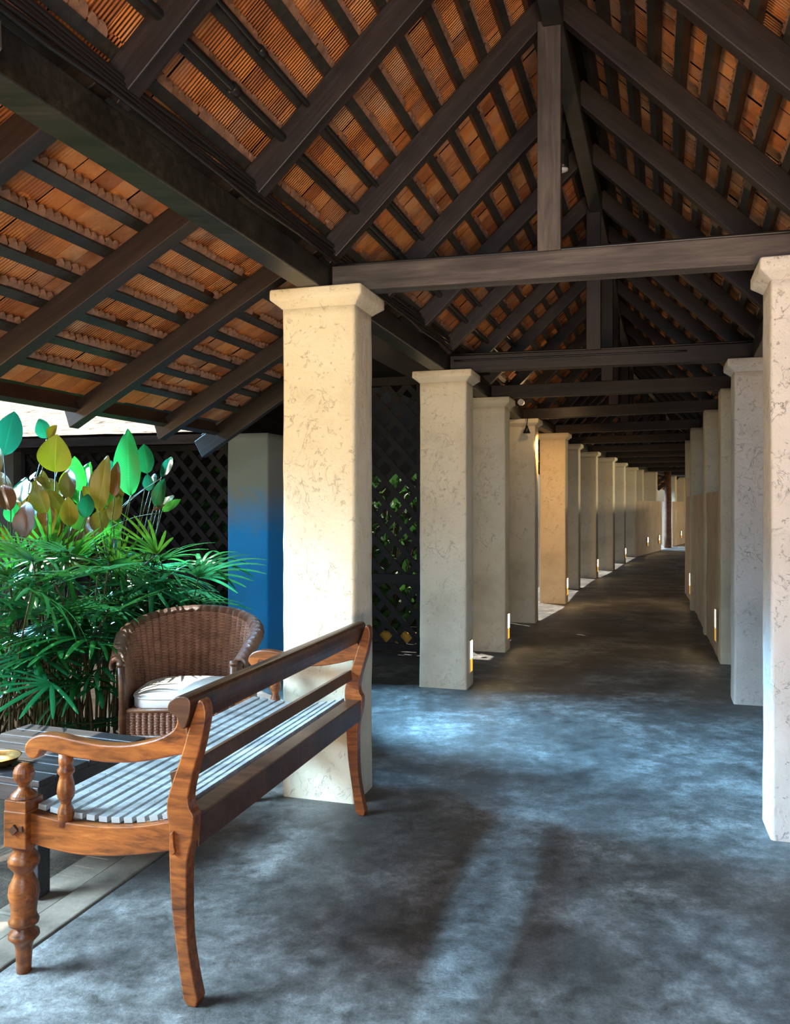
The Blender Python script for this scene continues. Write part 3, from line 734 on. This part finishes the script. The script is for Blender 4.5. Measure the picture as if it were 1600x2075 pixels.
# ------------------------------------------------------------------ lattice screens
LAT0 = Vector((0.30, 7.90, 0)); LD = -V0     # runs to the left
def lattice(name, s0, s1, z0, z1, label, rails, shift=0.0):
    e = empty(name, LAT0+LD*s0, 0, label, 'lattice screen')
    org = LAT0+LD*s0
    def P(s, z, o): return LD*(s-s0)+U0*o+Vector((0, 0, z))
    pitch = .207; hw = .036
    for dirn, oo, nm in ((1, 0.0, 'lattice_slats'), (-1, .016, 'lattice_slats')):
        m = MB(); k = -40
        ang = R(48)
        ts, tc_ = math.sin(ang), math.cos(ang)
        span = (s1-s0)+(z1-z0)
        c0 = s0-span
        n_ = int(2.2*span/pitch)+2
        for k in range(n_):
            sx = c0+k*pitch+shift
            # line: s = sx + dirn*(z-z0)/tan ; clip to panel
            tn = ts/tc_
            a_, b_ = z0, z1
            if dirn > 0:
                a_ = max(a_, z0+(s0-sx)*tn); b_ = min(b_, z0+(s1-sx)*tn)
            else:
                a_ = max(a_, z0+(sx-s1)*tn); b_ = min(b_, z0+(sx-s0)*tn)
            if b_-a_ < .04: continue
            p = [(sx+dirn*(zz-z0)/tn, zz) for zz in (a_, b_)]
            nrm = (-ts, dirn*tc_) if dirn > 0 else (ts, tc_)
            q = []
            for s_, zz in p:
                for sg in (-1, 1): q.append((s_+nrm[0]*hw*sg, zz+nrm[1]*hw*sg))
            quad = [q[0], q[1], q[3], q[2]]
            quad = [(min(max(x, s0), s1), min(max(z, z0), z1)) for x, z in quad]
            m.add([P(x, z, oo) for x, z in quad]+[P(x, z, oo+.014) for x, z in quad],
                  [(0, 1, 2, 3), (7, 6, 5, 4), (0, 4, 5, 1), (1, 5, 6, 2), (2, 6, 7, 3), (3, 7, 4, 0)])
        m.build(nm, M['lattice'], parent=e)
    for zr, hh in rails:
        m = MB(); m.add([P(s, z, o) for s in (s0, s1) for z in (zr-hh, zr+hh) for o in (-.02, .045)], [(0, 1, 3, 2), (4, 6, 7, 5), (0, 4, 5, 1), (2, 3, 7, 6), (0, 2, 6, 4), (1, 5, 7, 3)])
        m.build('rail', M['lattice'], parent=e)
    for s_ in (s0+.02, s1-.02):
        m = MB(); m.add([P(s_+a, z, o) for a in (-.025, .025) for z in (0, z1) for o in (-.022, .05)], [(0, 1, 3, 2), (4, 6, 7, 5), (0, 4, 5, 1), (2, 3, 7, 6), (0, 2, 6, 4), (1, 5, 7, 3)])
        m.build('stile', M['lattice'], parent=e)
    return e
lattice('lattice_screen', .05, 1.45, .03, 2.62, 'black lattice screen seen between the two nearest left columns', ((.70, .045), (.05, .035), (2.58, .04)))
lattice('lattice_screen', 1.50, 4.6, .03, 2.02, 'black lattice screen behind the palms, left of the blue column', ((.70, .045), (.05, .035), (1.99, .03)), .03)
# a low kerb behind the lattice, amber light painted into its colour
m = MB(); c = LAT0+LD*.7+U0*.35; m.box((0, 0, .07), (.8, .06, .07)); o = m.build('trim_kerb', M['kerb_painted_glow'], bevel=.01); o.location = c; o.rotation_euler = (0, 0, -R(17)); tag(o, kind='structure')

# neighbouring building with the sunlit roof
nb = Vector((-1.92, 8.58, 0))-U0*.34; e = empty('garden_pavilion', nb, -R(17)+R(180), 'low pavilion with sunlit pale tiled roof beyond the garden', 'building')
# local +x runs to the left (away along the eave), local -y runs away from the viewer
m = MB(); W = 6.5; n_ = 18
pts = []
for k in range(n_+1):
    y = .04-3.6*k/n_; z = 2.12+1.35*k/n_
    for sx in range(0, 41):
        x = -.2+W*sx/40; pts.append((x, y, z+.018*(k % 2)+.012*noise.noise(Vector((x*6, y*6, 3)))))
m.add(pts, [(k*41+i, k*41+i+1, (k+1)*41+i+1, (k+1)*41+i) for k in range(n_) for i in range(40)]); m.build('roof_tiles', M['oldtile'], parent=e)
m = MB(); m.box((W/2-.2, .02, 2.05), (W/2, .02, .045)); m.build('fascia', M['timber_grey'], parent=e)
m = MB(); m.box((4.45, -.45, 1.0), (2.0, .06, 1.0)); m.build('wall', M['plaster_grey'], parent=e)
for x in (1.0, 2.2, 3.4, 4.6):
    m = MB(); m.box((x, -.3, 2.06), (.04, .32, .04)); m.build('rafter_tail', M['timber_grey'], parent=e)

# ------------------------------------------------------------------ bench (local x to the corridor, y along its length, z up)
BA = 16
BE = empty('bench', (-.585, 2.345, 0), -R(BA), 'long reddish wooden plantation bench with slatted seat and scrolled arms', 'bench')
flip = lambda poly: [(-s, z) for s, z in poly]
def smooth_poly(poly, it=2):
    for _ in range(it):
        q = []
        for i in range(len(poly)):
            a, b = poly[i], poly[(i+1) % len(poly)]
            q += [(.78*a[0]+.22*b[0], .78*a[1]+.22*b[1]), (.22*a[0]+.78*b[0], .22*a[1]+.78*b[1])]
        poly = q
    return poly
post = [(-.040, .862), (-.024, .815), (-.010, .779), (.009, .715), (.029, .658), (.048, .608), (.061, .565), (.060, .524), (.052, .49), (.053, .45), (.053, .41), (.050, .332), (.043, .246), (.031, .161), (.018, .077), (.006, .0),
        (-.042, .0), (-.022, .083), (-.007, .166), (-.002, .253), (-.002, .338), (-.003, .403), (-.011, .438), (-.020, .469), (-.024, .510), (-.024, .535), (-.011, .552), (-.006, .575), (-.011, .606), (-.025, .664), (-.042, .716), (-.055, .774), (-.063, .817), (-.056, .852)]
arm = [(.010, .812), (.034, .815), (.030, .79), (.040, .768), (.087, .740), (.183, .713), (.281, .707), (.364, .715), (.430, .724), (.480, .724), (.518, .711), (.539, .689), (.541, .665), (.523, .646), (.500, .648), (.487, .662), (.484, .676), (.449, .672), (.364, .662), (.264, .656), (.167, .664), (.087, .681), (.025, .699), (-.005, .70), (-.006, .77)]
rail = [(.02, .515), (.057, .508), (.149, .485), (.25, .471), (.379, .468), (.459, .477), (.545, .488), (.545, .399), (.459, .385), (.354, .378), (.25, .386), (.149, .403), (.057, .424), (.02, .43)]
toprail = [(.052, .835), (.045, .852), (.020, .868), (-.010, .868), (-.022, .855), (-.018, .815), (-.004, .778), (.006, .776), (.016, .79), (.022, .812), (.045, .818)]
midrail = [(.030, .655), (.070, .640), (.062, .598), (.022, .610)]
for y0 in (0.0, 1.50):
    m = MB(); m.prism(flip(smooth_poly(post, 1)), y0, y0+.046); m.build('rear_leg', M['bench'], parent=BE, bevel=.004)
    m = MB(); m.prism(flip(smooth_poly(arm, 2)), y0+.003, y0+.043); m.build('armrest', M['bench'], parent=BE, bevel=.006)
    m = MB(); m.prism(flip(smooth_poly(rail, 1)), y0+.006, y0+.040); m.build('side_rail', M['bench'], parent=BE, bevel=.004)
    yc = y0+.024
    m = MB(); m.lathe([(.021, .0), (.022, .03), (.025, .078), (.029, .090), (.045, .108), (.044, .118), (.028, .132), (.026, .140), (.042, .146), (.044, .155), (.039, .165), (.036, .178), (.040, .21), (.045, .235), (.043, .258), (.032, .283), (.027, .296), (.030, .304), (.044, .322), (.046, .336), (.040, .352), (.028, .366), (.034, .376), (.036, .388)], (-.558, yc), 28)
    lg = m.build('front_leg', M['bench'], parent=BE, smooth=True)
    m = MB(); m.box((-.558, yc, .438), (.040, .040, .055)); m.build('leg_block', M['bench'], parent=lg, bevel=.004)
    m = MB(); m.box((-.558, yc, .508), (.038, .038, .016)); m.lathe([(.040, .524), (.036, .534), (.020, .548), (.015, .556), (.018, .566), (.026, .574), (.031, .588), (.031, .600), (.026, .614), (.014, .624), (.004, .627)], (-.558, yc), 24)
    m.build('finial', M['bench'], parent=lg, smooth=False, bevel=.003)
    m = MB(); m.lathe([(.021, .455), (.021, .478), (.024, .488), (.022, .502), (.015, .518), (.016, .526), (.024, .540), (.026, .556), (.024, .575), (.020, .592), (.018, .603), (.024, .610), (.025, .620), (.019, .628), (.021, .640), (.022, .668)], (-.41, yc), 24)
    m.build('arm_baluster', M['bench'], parent=BE, smooth=True)
    m = MB(); m.box((-.558, y0-.018, .44), (.010, .006, .012), Matrix.Rotation(R(45), 3, 'Y')); m.box((-.535, y0-.016, .445), (.006, .004, .008)); m.build('peg', M['bench_dark'], parent=BE)
    m = MB(); m.prism(flip([(.035, .487), (.045, .480), (.046, .425), (.036, .420), (.028, .430), (.033, .450)]), y0-.010, y0+.004); m.build('wedge', M['bench'], parent=BE, bevel=.002)
m = MB(); m.prism(flip(smooth_poly(toprail, 1)), -.012, 1.565); m.build('top_rail', M['bench_dark'], parent=BE, bevel=.003)
m = MB(); m.prism(flip(midrail), .03, 1.52); m.build('back_rail', M['bench_dark'], parent=BE, bevel=.004)
m = MB(); m.prism(flip([(-.018, .522), (.048, .522), (.048, .430), (-.018, .430)]), .044, 1.502); m.build('rear_seat_rail', M['bench_dark'], parent=BE, bevel=.004)
m = MB(); m.prism(flip([(.535, .470), (.580, .470), (.580, .40), (.535, .40)]), .06, 1.486); m.build('front_seat_rail', M['bench_dark'], parent=BE, bevel=.004)
def dip(s): return .482+.030*((s-.30)/.22)**2*(1 if s < .3 else .6)
for k in range(11):
    s = .078+.042*k; z = dip(s); sl = (dip(s+.01)-dip(s-.01))/.02
    rot = Matrix.Rotation(math.atan(sl), 3, 'Y')
    m = MB(); m.box((0, 0, 0), (.0138, .742, .008))
    for yy in (-.62, -.5, -.18, .18, .5):
        m.box((random.uniform(-.003, .003), yy+(.25*((s-.3)/.22)**2)*.3, .0082), (.004, .004, .0006))
    o = m.build('seat_slat', M['slat'], parent=BE, bevel=.002)
    o.location = (-s, .772, z); o.rotation_euler = (0, math.atan(sl), 0)

# ------------------------------------------------------------------ wicker armchair, facing the viewer
CHX, CHY = -1.09, 4.45
CE = empty('wicker_armchair', (CHX, CHY, 0), R(2), 'brown wicker tub armchair with white cushion between bench and palms', 'armchair')
def horseshoe(f):
    """f 0..1 from the front of the left arm round the back to the front of the right arm; plan point and outward normal"""
    st, rad = .27, .285
    L = 2*st+math.pi*rad; s = f*L
    if s < st: return Vector((-rad*(.90+.10*s/st), -st+s, 0)), Vector((-1, 0, 0))
    if s > L-st: return Vector((rad*(1-.10*(s-(L-st))/st), -(s-(L-st)), 0)), Vector((1, 0, 0))
    a = math.pi-(s-st)/rad
    return Vector((rad*math.cos(a), rad*math.sin(a)*.98, 0)), Vector((math.cos(a), math.sin(a), 0))
def rim(f): return .60+.195*math.sin(math.pi*f)**1.15
NSTK = 36; NU, NV = NSTK*8, 30
def shell_pt(f, g):
    p, n_ = horseshoe(f); zt = rim(f); z0 = .25
    if g <= 1:
        z = z0+(zt-z0)*g; flare = .005+.050*g*g*(.25+.75*math.sin(math.pi*f))
    else:
        a = (g-1)*math.pi*1.25; z = zt+.028*math.sin(a); flare = .005+.050*(.25+.75*math.sin(math.pi*f))+.028*(1-math.cos(a))
    rb = .0080*math.cos(2*math.pi*NSTK*f)*(1 if g <= 1 else .6)
    return p+n_*(flare+rb)+Vector((0, 0, z))
m = MB(); gv = [k/NV for k in range(NV+1)]+[1+k/10 for k in range(1, 11)]
for g_ in gv:
    for i in range(NU+1): m.v.append(tuple(shell_pt(i/NU, g_)))
for k in range(len(gv)-1):
    for i in range(NU):
        m.f.append([k*(NU+1)+i, k*(NU+1)+i+1, (k+1)*(NU+1)+i+1, (k+1)*(NU+1)+i])
        hv = lambda kk: gv[kk]*.5/.0075
        m.uv.append([(i*NSTK/NU, hv(k)), ((i+1)*NSTK/NU, hv(k)), ((i+1)*NSTK/NU, hv(k+1)), (i*NSTK/NU, hv(k+1))])
m.hasuv = True
o = m.build('backrest', M['wicker'], parent=CE, smooth=True, fix=False)
sd = o.modifiers.new('thickness', 'SOLIDIFY'); sd.thickness = .014; sd.offset = 0
# front apron
m = MB(); NUa = 120
for k in range(13):
    z = .25+.125*k/12
    for i in range(NUa+1):
        x = -.268+.536*i/NUa; m.v.append((x, -.272+.004*math.cos(2*math.pi*18*i/NUa), z))
for k in range(12):
    for i in range(NUa):
        m.f.append([k*(NUa+1)+i, k*(NUa+1)+i+1, (k+1)*(NUa+1)+i+1, (k+1)*(NUa+1)+i])
        m.uv.append([(i*18/NUa, k*1.3), ((i+1)*18/NUa, k*1.3), ((i+1)*18/NUa, (k+1)*1.3), (i*18/NUa, (k+1)*1.3)])
m.hasuv = True
o = m.build('front_apron', M['wicker'], parent=CE, smooth=True); sd = o.modifiers.new('thickness', 'SOLIDIFY'); sd.thickness = .014; sd.offset = 0
m = MB(); m.tube([(-.27, -.275, .38), (.27, -.275, .38)], .013, 10); m.build('seat_rail', M['cane_frame'], parent=CE, smooth=True)
m = MB(); m.tube([(-.27, -.275, .25), (0, -.278, .245), (.27, -.275, .25)], .014, 10); m.build('bottom_rail', M['cane_frame'], parent=CE, smooth=True)
m = MB(); m.box((0, -.01, .362), (.252, .255, .012)); m.build('seat', M['wicker'], parent=CE)
for sx in (-1, 1):
    m = MB(); m.tube([(sx*.268, -.277, .26), (sx*.272, -.283, .50), (sx*.278, -.286, .625)], .018, 12); m.build('arm_post', M['cane_frame'], parent=CE, smooth=True)
    m = MB(); m.tube([(sx*.277, -.286, .603), (sx*.279, -.287, .622)], .021, 12); m.build('post_ring', M['cane_frame'], parent=CE, smooth=True)
for sx in (-1, 1):
    for sy in (-.265, .20):
        m = MB(); m.tube([(sx*.275, sy, .38), (sx*.28, sy, 0)], .019, 10); m.build('leg', M['cane_frame'], parent=CE, smooth=True)
# cushion
m = MB(); NA, NRr = 64, 10
def cplan(a):
    c, s = math.cos(a), math.sin(a); e_ = 2/4.2
    return (.248*abs(c)**e_*(1 if c > 0 else -1), .255*abs(s)**e_*(1 if s > 0 else -1))
rows = [(.86, .0), (.96, .004), (1.0, .016), (1.0, .050), (.985, .062), (.93, .073), (.8, .083), (.55, .093), (.28, .098), (.05, .10)]
for r, z in rows:
    for j in range(NA):
        x, y = cplan(2*math.pi*j/NA); m.v.append((x*r, y*r, z+.006*noise.noise(Vector((x*r*9, y*r*9, z*5)))))
for k in range(len(rows)-1):
    for j in range(NA): j2 = (j+1) % NA; m.f.append([k*NA+j, k*NA+j2, (k+1)*NA+j2, (k+1)*NA+j]); m.uv.append([(0, 0)]*4)
m.f.append([j for j in range(NA)][::-1]); m.f.append([(len(rows)-1)*NA+j for j in range(NA)]); m.uv += [[(0, 0)]*NA]*2
cu = m.build('seat_cushion', M['canvas'], smooth=True); cu.location = (CHX, CHY-.022, .376); cu.rotation_euler = (0, 0, R(2))
tag(cu, 'white canvas seat cushion lying in the wicker armchair', 'cushion')
m = MB(); pp = [(cplan(2*math.pi*j/48)[0]*1.0, cplan(2*math.pi*j/48)[1]*1.0, .060) for j in range(49)]; m.tube(pp, .005, 6); m.build('piping', M['canvas'], parent=cu, smooth=True)

# ------------------------------------------------------------------ low slatted table and brass bowl
TB = Vector((-1.265, 2.975, 0)); TE = empty('side_table', TB, -R(20), 'low dark slatted wooden table at the left, behind the bench arm', 'table')
TLn, TWd, TH = .62, .62, .42                    # local x to the left is negative
for k in range(7):
    m = MB(); m.box((-TWd/2, .045+.088*k, TH-.012), (TWd/2, .040, .012)); m.build('table_slat', M['table'], parent=TE, bevel=.003)
for nm, c, h in (('apron', (-TWd/2, .015, TH-.055), (TWd/2-.03, .012, .031)), ('apron', (-TWd/2, TLn-.015, TH-.055), (TWd/2-.03, .012, .031)), ('apron', (-.015, TLn/2, TH-.055), (.012, TLn/2-.03, .031)), ('apron', (-TWd+.015, TLn/2, TH-.055), (.012, TLn/2-.03, .031))):
    m = MB(); m.box(c, h); m.build(nm, M['table'], parent=TE, bevel=.003)
for x in (-.035, -TWd+.035):
    for y in (.035, TLn-.035):
        m = MB(); m.box((x, y, (TH-.025)/2), (.030, .030, (TH-.025)/2)); m.build('leg', M['table'], parent=TE, bevel=.003)
p = Vector((-1.50, 3.16, TH)); m = MB()
m.lathe([(.04, 0), (.055, .004), (.075, .018), (.085, .034), (.088, .036), (.082, .034), (.07, .02), (.05, .010), (.01, .008)], seg=28); o = m.build('bowl', M['brass'], smooth=True); o.location = p
tag(o, 'small shiny brass bowl on the low slatted table', 'bowl')

# ------------------------------------------------------------------ plants
def ray(px, py, Y): return Vector(((px-800)/1700*Y, Y, 1.4-(py-1024)/1700*Y))
def leaf_mesh(m, base, tip, width, facing, curl=.12, fold=.18, nl=14, nw=6):
    base, tip = Vector(base), Vector(tip); ax_ = tip-base; L = ax_.length; d = ax_/L
    sd_ = d.cross(Vector(facing)).normalized(); nr = sd_.cross(d).normalized()
    vs_, fs, uvs = [], [], []
    for i in range(nl+1):
        f = i/nl; w = width/2*(math.sin(math.pi*min(1, f**.82))**.72 if 0 < f < 1 else .03)*(1.0 if f < .75 else 1)
        c = base+ax_*f+nr*(curl*L*(f*f-f*.6))*-1
        for j in range(nw+1):
            g_ = j/nw*2-1
            vs_.append(c+sd_*w*g_+nr*(abs(g_)**1.3*fold*w+.010*L*math.sin(9*f+3*g_)))
    for i in range(nl):
        for j in range(nw):
            fs.append((i*(nw+1)+j, i*(nw+1)+j+1, (i+1)*(nw+1)+j+1, (i+1)*(nw+1)+j))
            uvs.append([(j/nw, i/nl), ((j+1)/nw, i/nl), ((j+1)/nw, (i+1)/nl), (j/nw, (i+1)/nl)])
    m.add(vs_, fs, uvs)
# big-leaved calatheas: (base px, tip px, width px, depth, colour, plant)
rb_ = random.Random(3)
big = [((112, 957), (113, 882), 64, 5.3, 'gold', 0), ((264, 1005), (255, 868), 56, 5.3, 'green', 1), ((266, 1004), (273, 897), 30, 5.45, 'green', 1), ((299, 960), (290, 899), 36, 5.4, 'teal', 2),
       ((327, 967), (349, 923), 19, 5.3, 'teal', 2), ((303, 995), (297, 960), 21, 5.35, 'teal', 2), ((313, 980), (311, 959), 15, 5.4, 'teal', 2), ((319, 1030), (330, 969), 32, 5.2, 'teal', 2), ((328, 1036), (366, 1011), 17, 5.25, 'green', 2), ((325, 1028), (352, 1001), 18, 5.4, 'teal', 2), ((310, 1034), (334, 1022), 9, 5.2, 'brown', 2),
       ((200, 1037), (214, 923), 46, 5.05, 'gold', 1), ((232, 1007), (237, 935), 30, 5.0, 'brown', 1), ((163, 995), (150, 925), 36, 5.5, 'green', 0), ((141, 1012), (137, 948), 34, 5.3, 'gold', 0),
       ((43, 1018), (49, 973), 46, 5.2, 'teal', 0), ((96, 1040), (69, 980), 40, 5.0, 'gold', 0), ((54, 1090), (50, 1014), 48, 4.9, 'brown', 0), ((126, 1032), (102, 994), 28, 5.1, 'gold', 0), ((172, 1050), (178, 1000), 30, 4.95, 'teal', 0),
       ((8, 924), (27, 832), 58, 5.3, 'teal', 3), ((95, 888), (78, 848), 30, 5.8, 'teal', 3), ((98, 890), (114, 862), 22, 5.4, 'gold', 3), ((-6, 965), (-12, 900), 40, 5.1, 'gold', 3), ((22, 1035), (5, 980), 36, 5.0, 'brown', 3),
       ((228, 1056), (240, 1005), 32, 5.1, 'gold', 1), ((142, 1066), (138, 1008), 34, 5.0, 'gold', 0), ((186, 1010), (168, 985), 20, 5.2, 'gold', 0), ((104, 990), (66, 965), 18, 5.4, 'gold', 0), ((62, 972), (72, 955), 12, 5.2, 'green', 3),
       ((192, 1078), (214, 1030), 36, 5.2, 'gold', 1), ((110, 1010), (94, 968), 40, 5.6, 'brown', 0), ((165, 1020), (150, 960), 24, 5.7, 'green', 0), ((120, 940), (112, 905), 28, 5.9, 'green', 3), ((88, 1065), (104, 1020), 36, 5.2, 'brown', 0), ((30, 1060), (22, 1015), 34, 5.3, 'green', 3)]
roots = [(105, 5.35), (225, 5.35), (262, 5.45), (20, 5.55)]
plab = ['broad-leaved calathea with golden paddle leaves, middle of the garden bed', 'calathea with one tall bright green leaf and bronze leaves beside it',
        'calathea with small teal leaves on thin arching stems, before the lattice', 'calathea at the left photo edge with large pale backlit leaves']
for _ in range(48):
    x, y = rb_.uniform(-10, 240), rb_.uniform(1000, 1135); big.append(((x, y), (x+rb_.uniform(-22, 22), y-rb_.uniform(50, 85)), rb_.uniform(28, 46), rb_.uniform(5.3, 5.9), rb_.choice(['gold', 'teal', 'green', 'brown', 'gold', 'green']), 3 if x < 50 else (0 if x < 165 else 1)))
plants = []
for k, (px, Y) in enumerate(roots):
    p = ray(px, 1024, Y); plants.append(empty('calathea_plant', (p.x, p.y, -.02), 0, plab[k], 'plant', 'broad-leaved plants in the garden bed'))
for b, t, w, Y, colr, pl in big:
    pb = ray(b[0], b[1], Y); pt = ray(t[0], t[1], Y+random.uniform(-.10, .16)); wm = w*Y/1700
    rt = plants[pl].location
    m = MB(); leaf_mesh(m, pb-rt, pt-rt, wm*1.06, (random.uniform(-.35, .35), -1, random.uniform(.0, .5)), curl=random.uniform(.05, .2), fold=random.uniform(.1, .3))
    o = m.build('leaf', M['leaf_'+colr], parent=plants[pl], smooth=True, fix=False)
    rb = Vector((random.uniform(-.09, .09), random.uniform(-.09, .09), 0)); a = Vector(pb-rt)
    pts = []
    for j in range(9):
        f = j/8; q = rb.lerp(a, f); q.x = rb.x+(a.x-rb.x)*f**1.9; q.y = rb.y+(a.y-rb.y)*f**1.6; pts.append(q)
    m = MB(); m.tube(pts, .006, 6, .003); m.build('stem', M['petiole'], parent=o, smooth=True)
# flower stalks arching right from the second plant
for (px0, py0), (px1, py1) in (((200, 1080), (325, 970)), ((205, 1082), (322, 1040)), ((190, 1090), (300, 985))):
    rt = plants[2].location; a = ray(px0, py0, 5.4)-rt; b = ray(px1, py1, 5.25)-rt
    pts = [Vector((0, 0, 0)).lerp(a, j/6) for j in range(6)]+[a.lerp(b, j/8)+Vector((0, 0, .03*math.sin(math.pi*j/8))) for j in range(9)]
    m = MB(); m.tube(pts, .004, 6, .002); m.build('flower_stalk', M['petiole'], parent=plants[2], smooth=True)

# lady palms: fans of pleated blades on thin canes
def fan_mesh(nb, L, droop, spread):
    m = MB()
    for k in range(nb):
        a = spread*(k/(nb-1)-.5)+random.uniform(-.05, .05); Lb = L*(1-.25*abs(k/(nb-1)-.5)*2)*random.uniform(.88, 1.06); w = Lb*.036
        d = Vector((math.sin(a), math.cos(a), 0)); s_ = Vector((math.cos(a), -math.sin(a), 0)); n_ = 8
        vs_ = []
        for i in range(n_+1):
            f = i/n_; ww = w*(.35+.65*math.sin(math.pi*min(1, f*.95+.05))**.6) if f < 1 else w*.25
            z = .12*Lb*f-droop*Lb*f**2.2
            c = d*Lb*f*(1-.18*droop*f)+Vector((0, 0, z))
            vs_ += [c-s_*ww, c+Vector((0, 0, .25*ww)), c+s_*ww]
        fs, uv = [], []
        for i in range(n_):
            for j in range(2):
                fs.append((3*i+j, 3*i+j+1, 3*i+j+4, 3*i+j+3)); uv.append([(j/2, i/n_), ((j+1)/2, i/n_), ((j+1)/2, (i+1)/n_), (j/2, (i+1)/n_)])
        m.add(vs_, fs, uv)
    return m
fans = []
for k in range(7):
    o = fan_mesh(random.choice((8, 9, 10, 12)), random.uniform(.40, .52), random.uniform(.08, .5), R(random.uniform(150, 220))).build('frond', M['palm'], smooth=True, fix=False)
    fans.append(o.data); bpy.data.objects.remove(o)
fans_l = []
for k in range(3):
    o = fan_mesh(9, .34, .15, R(125)).build('frond', M['palm_lite'], smooth=True, fix=False); fans_l.append(o.data); bpy.data.objects.remove(o)
palm_lab = ['lady palm with dark glossy fans at the left photo edge, nearest the slatted table', 'lady palm with dark drooping fans left of the wicker armchair', 'lady palm behind the left arm of the wicker armchair',
            'lady palm with fans rising behind the armchair back, before the lattice', 'light green lady palm under the golden leaves', 'lady palm low behind the others at the left']
palms = [((20, 4.5), 24, (-60, 130), (1130, 1400), (4.1, 4.9)), ((150, 4.85), 30, (60, 235), (1110, 1380), (4.4, 5.1)), ((255, 5.25), 28, (190, 320), (1130, 1320), (5.0, 5.5)),
         ((350, 5.5), 34, (280, 415), (1130, 1270), (5.15, 5.8)), ((80, 5.2), 8, (20, 330), (1120, 1165), (4.75, 5.2)), ((60, 5.0), 16, (-20, 220), (1250, 1480), (4.6, 5.2))]
pidx = 0
for k, ((px, Y), nf, xr, yr, Yr) in enumerate(palms):
    rp = ray(px, 1024, Y); e = empty('lady_palm', (rp.x, rp.y, -.02), 0, palm_lab[k], 'palm', 'lady palms in the garden bed')
    rt = e.location
    for j in range(nf):
        p = ray(random.uniform(*xr), random.uniform(*yr), random.uniform(*Yr))-rt
        if k == 5: p.z = max(.12, p.z)
        fm = random.choice(fans_l if k == 4 else fans)
        o = bpy.data.objects.new('frond', fm); COL.objects.link(o); o.parent = e; o.location = p
        az = random.uniform(0, 2*math.pi) if random.random() < .35 else random.uniform(R(110), R(250))
        o.rotation_euler = (random.uniform(-.5, .55) if k != 4 else random.uniform(.6, 1.2), random.uniform(-.3, .3), az)
        s_ = random.uniform(.8, 1.15); o.scale = (s_, s_, s_)
        c0 = Vector((random.uniform(-.16, .16), random.uniform(-.12, .12), 0))
        pts = [c0.lerp(p, f)+Vector((0, 0, .10*math.sin(math.pi*f))) for f in [i/7 for i in range(8)]]
        pts = [Vector((c0.x+(p.x-c0.x)*f**2.2, c0.y+(p.y-c0.y)*f**2.2, p.z*f)) for f in [i/7 for i in range(8)]]
        m = MB(); m.tube(pts, .008, 6, .004); m.build('cane', M['cane'], parent=e, smooth=True)
# shrubs beyond the lattice and outside the far colonnade
def shrub(c, r, h, n_, label, ls=.13, z0=.1):
    e = empty('shrub', (c[0], c[1], -.1), 0, label, 'shrub', 'shrubs beyond the lattice and the far columns')
    m = MB()
    for _ in range(n_):
        a = random.uniform(0, 2*math.pi); rr_ = r*math.sqrt(random.random()); z = random.uniform(z0, h)
        b = Vector((rr_*math.cos(a), rr_*math.sin(a), z)); d = Vector((random.uniform(-1, 1), random.uniform(-1, 1), random.uniform(-.5, 1))).normalized()
        leaf_mesh(m, b, b+d*ls*random.uniform(.7, 1.4), ls*.4, (random.uniform(-1, 1), -1, random.uniform(-.3, 1)), nl=4, nw=2)
    m.build('foliage', M['shrub'], parent=e, smooth=True, fix=False)
    m = MB()
    for _ in range(5): m.tube([(random.uniform(-.1, .1), random.uniform(-.1, .1), 0), (random.uniform(-r, r)*.6, random.uniform(-r, r)*.6, h*.8)], .014, 6, .005)
    m.build('stem', M['cane'], parent=e, smooth=True)
pos = LAT0+LD*.62+U0*.95; shrub(pos, .55, 1.8, 460, 'leafy shrub behind the lattice seen between the two nearest left columns')
pos = LAT0+LD*2.3+U0*.9; shrub(pos, .6, 1.9, 380, 'leafy shrub behind the lattice, left of the blue column')
pos = LAT0+LD*3.4+U0*.35; shrub(pos, .3, 1.3, 130, 'small leafy shrub at the end of the lattice under the pavilion eave')
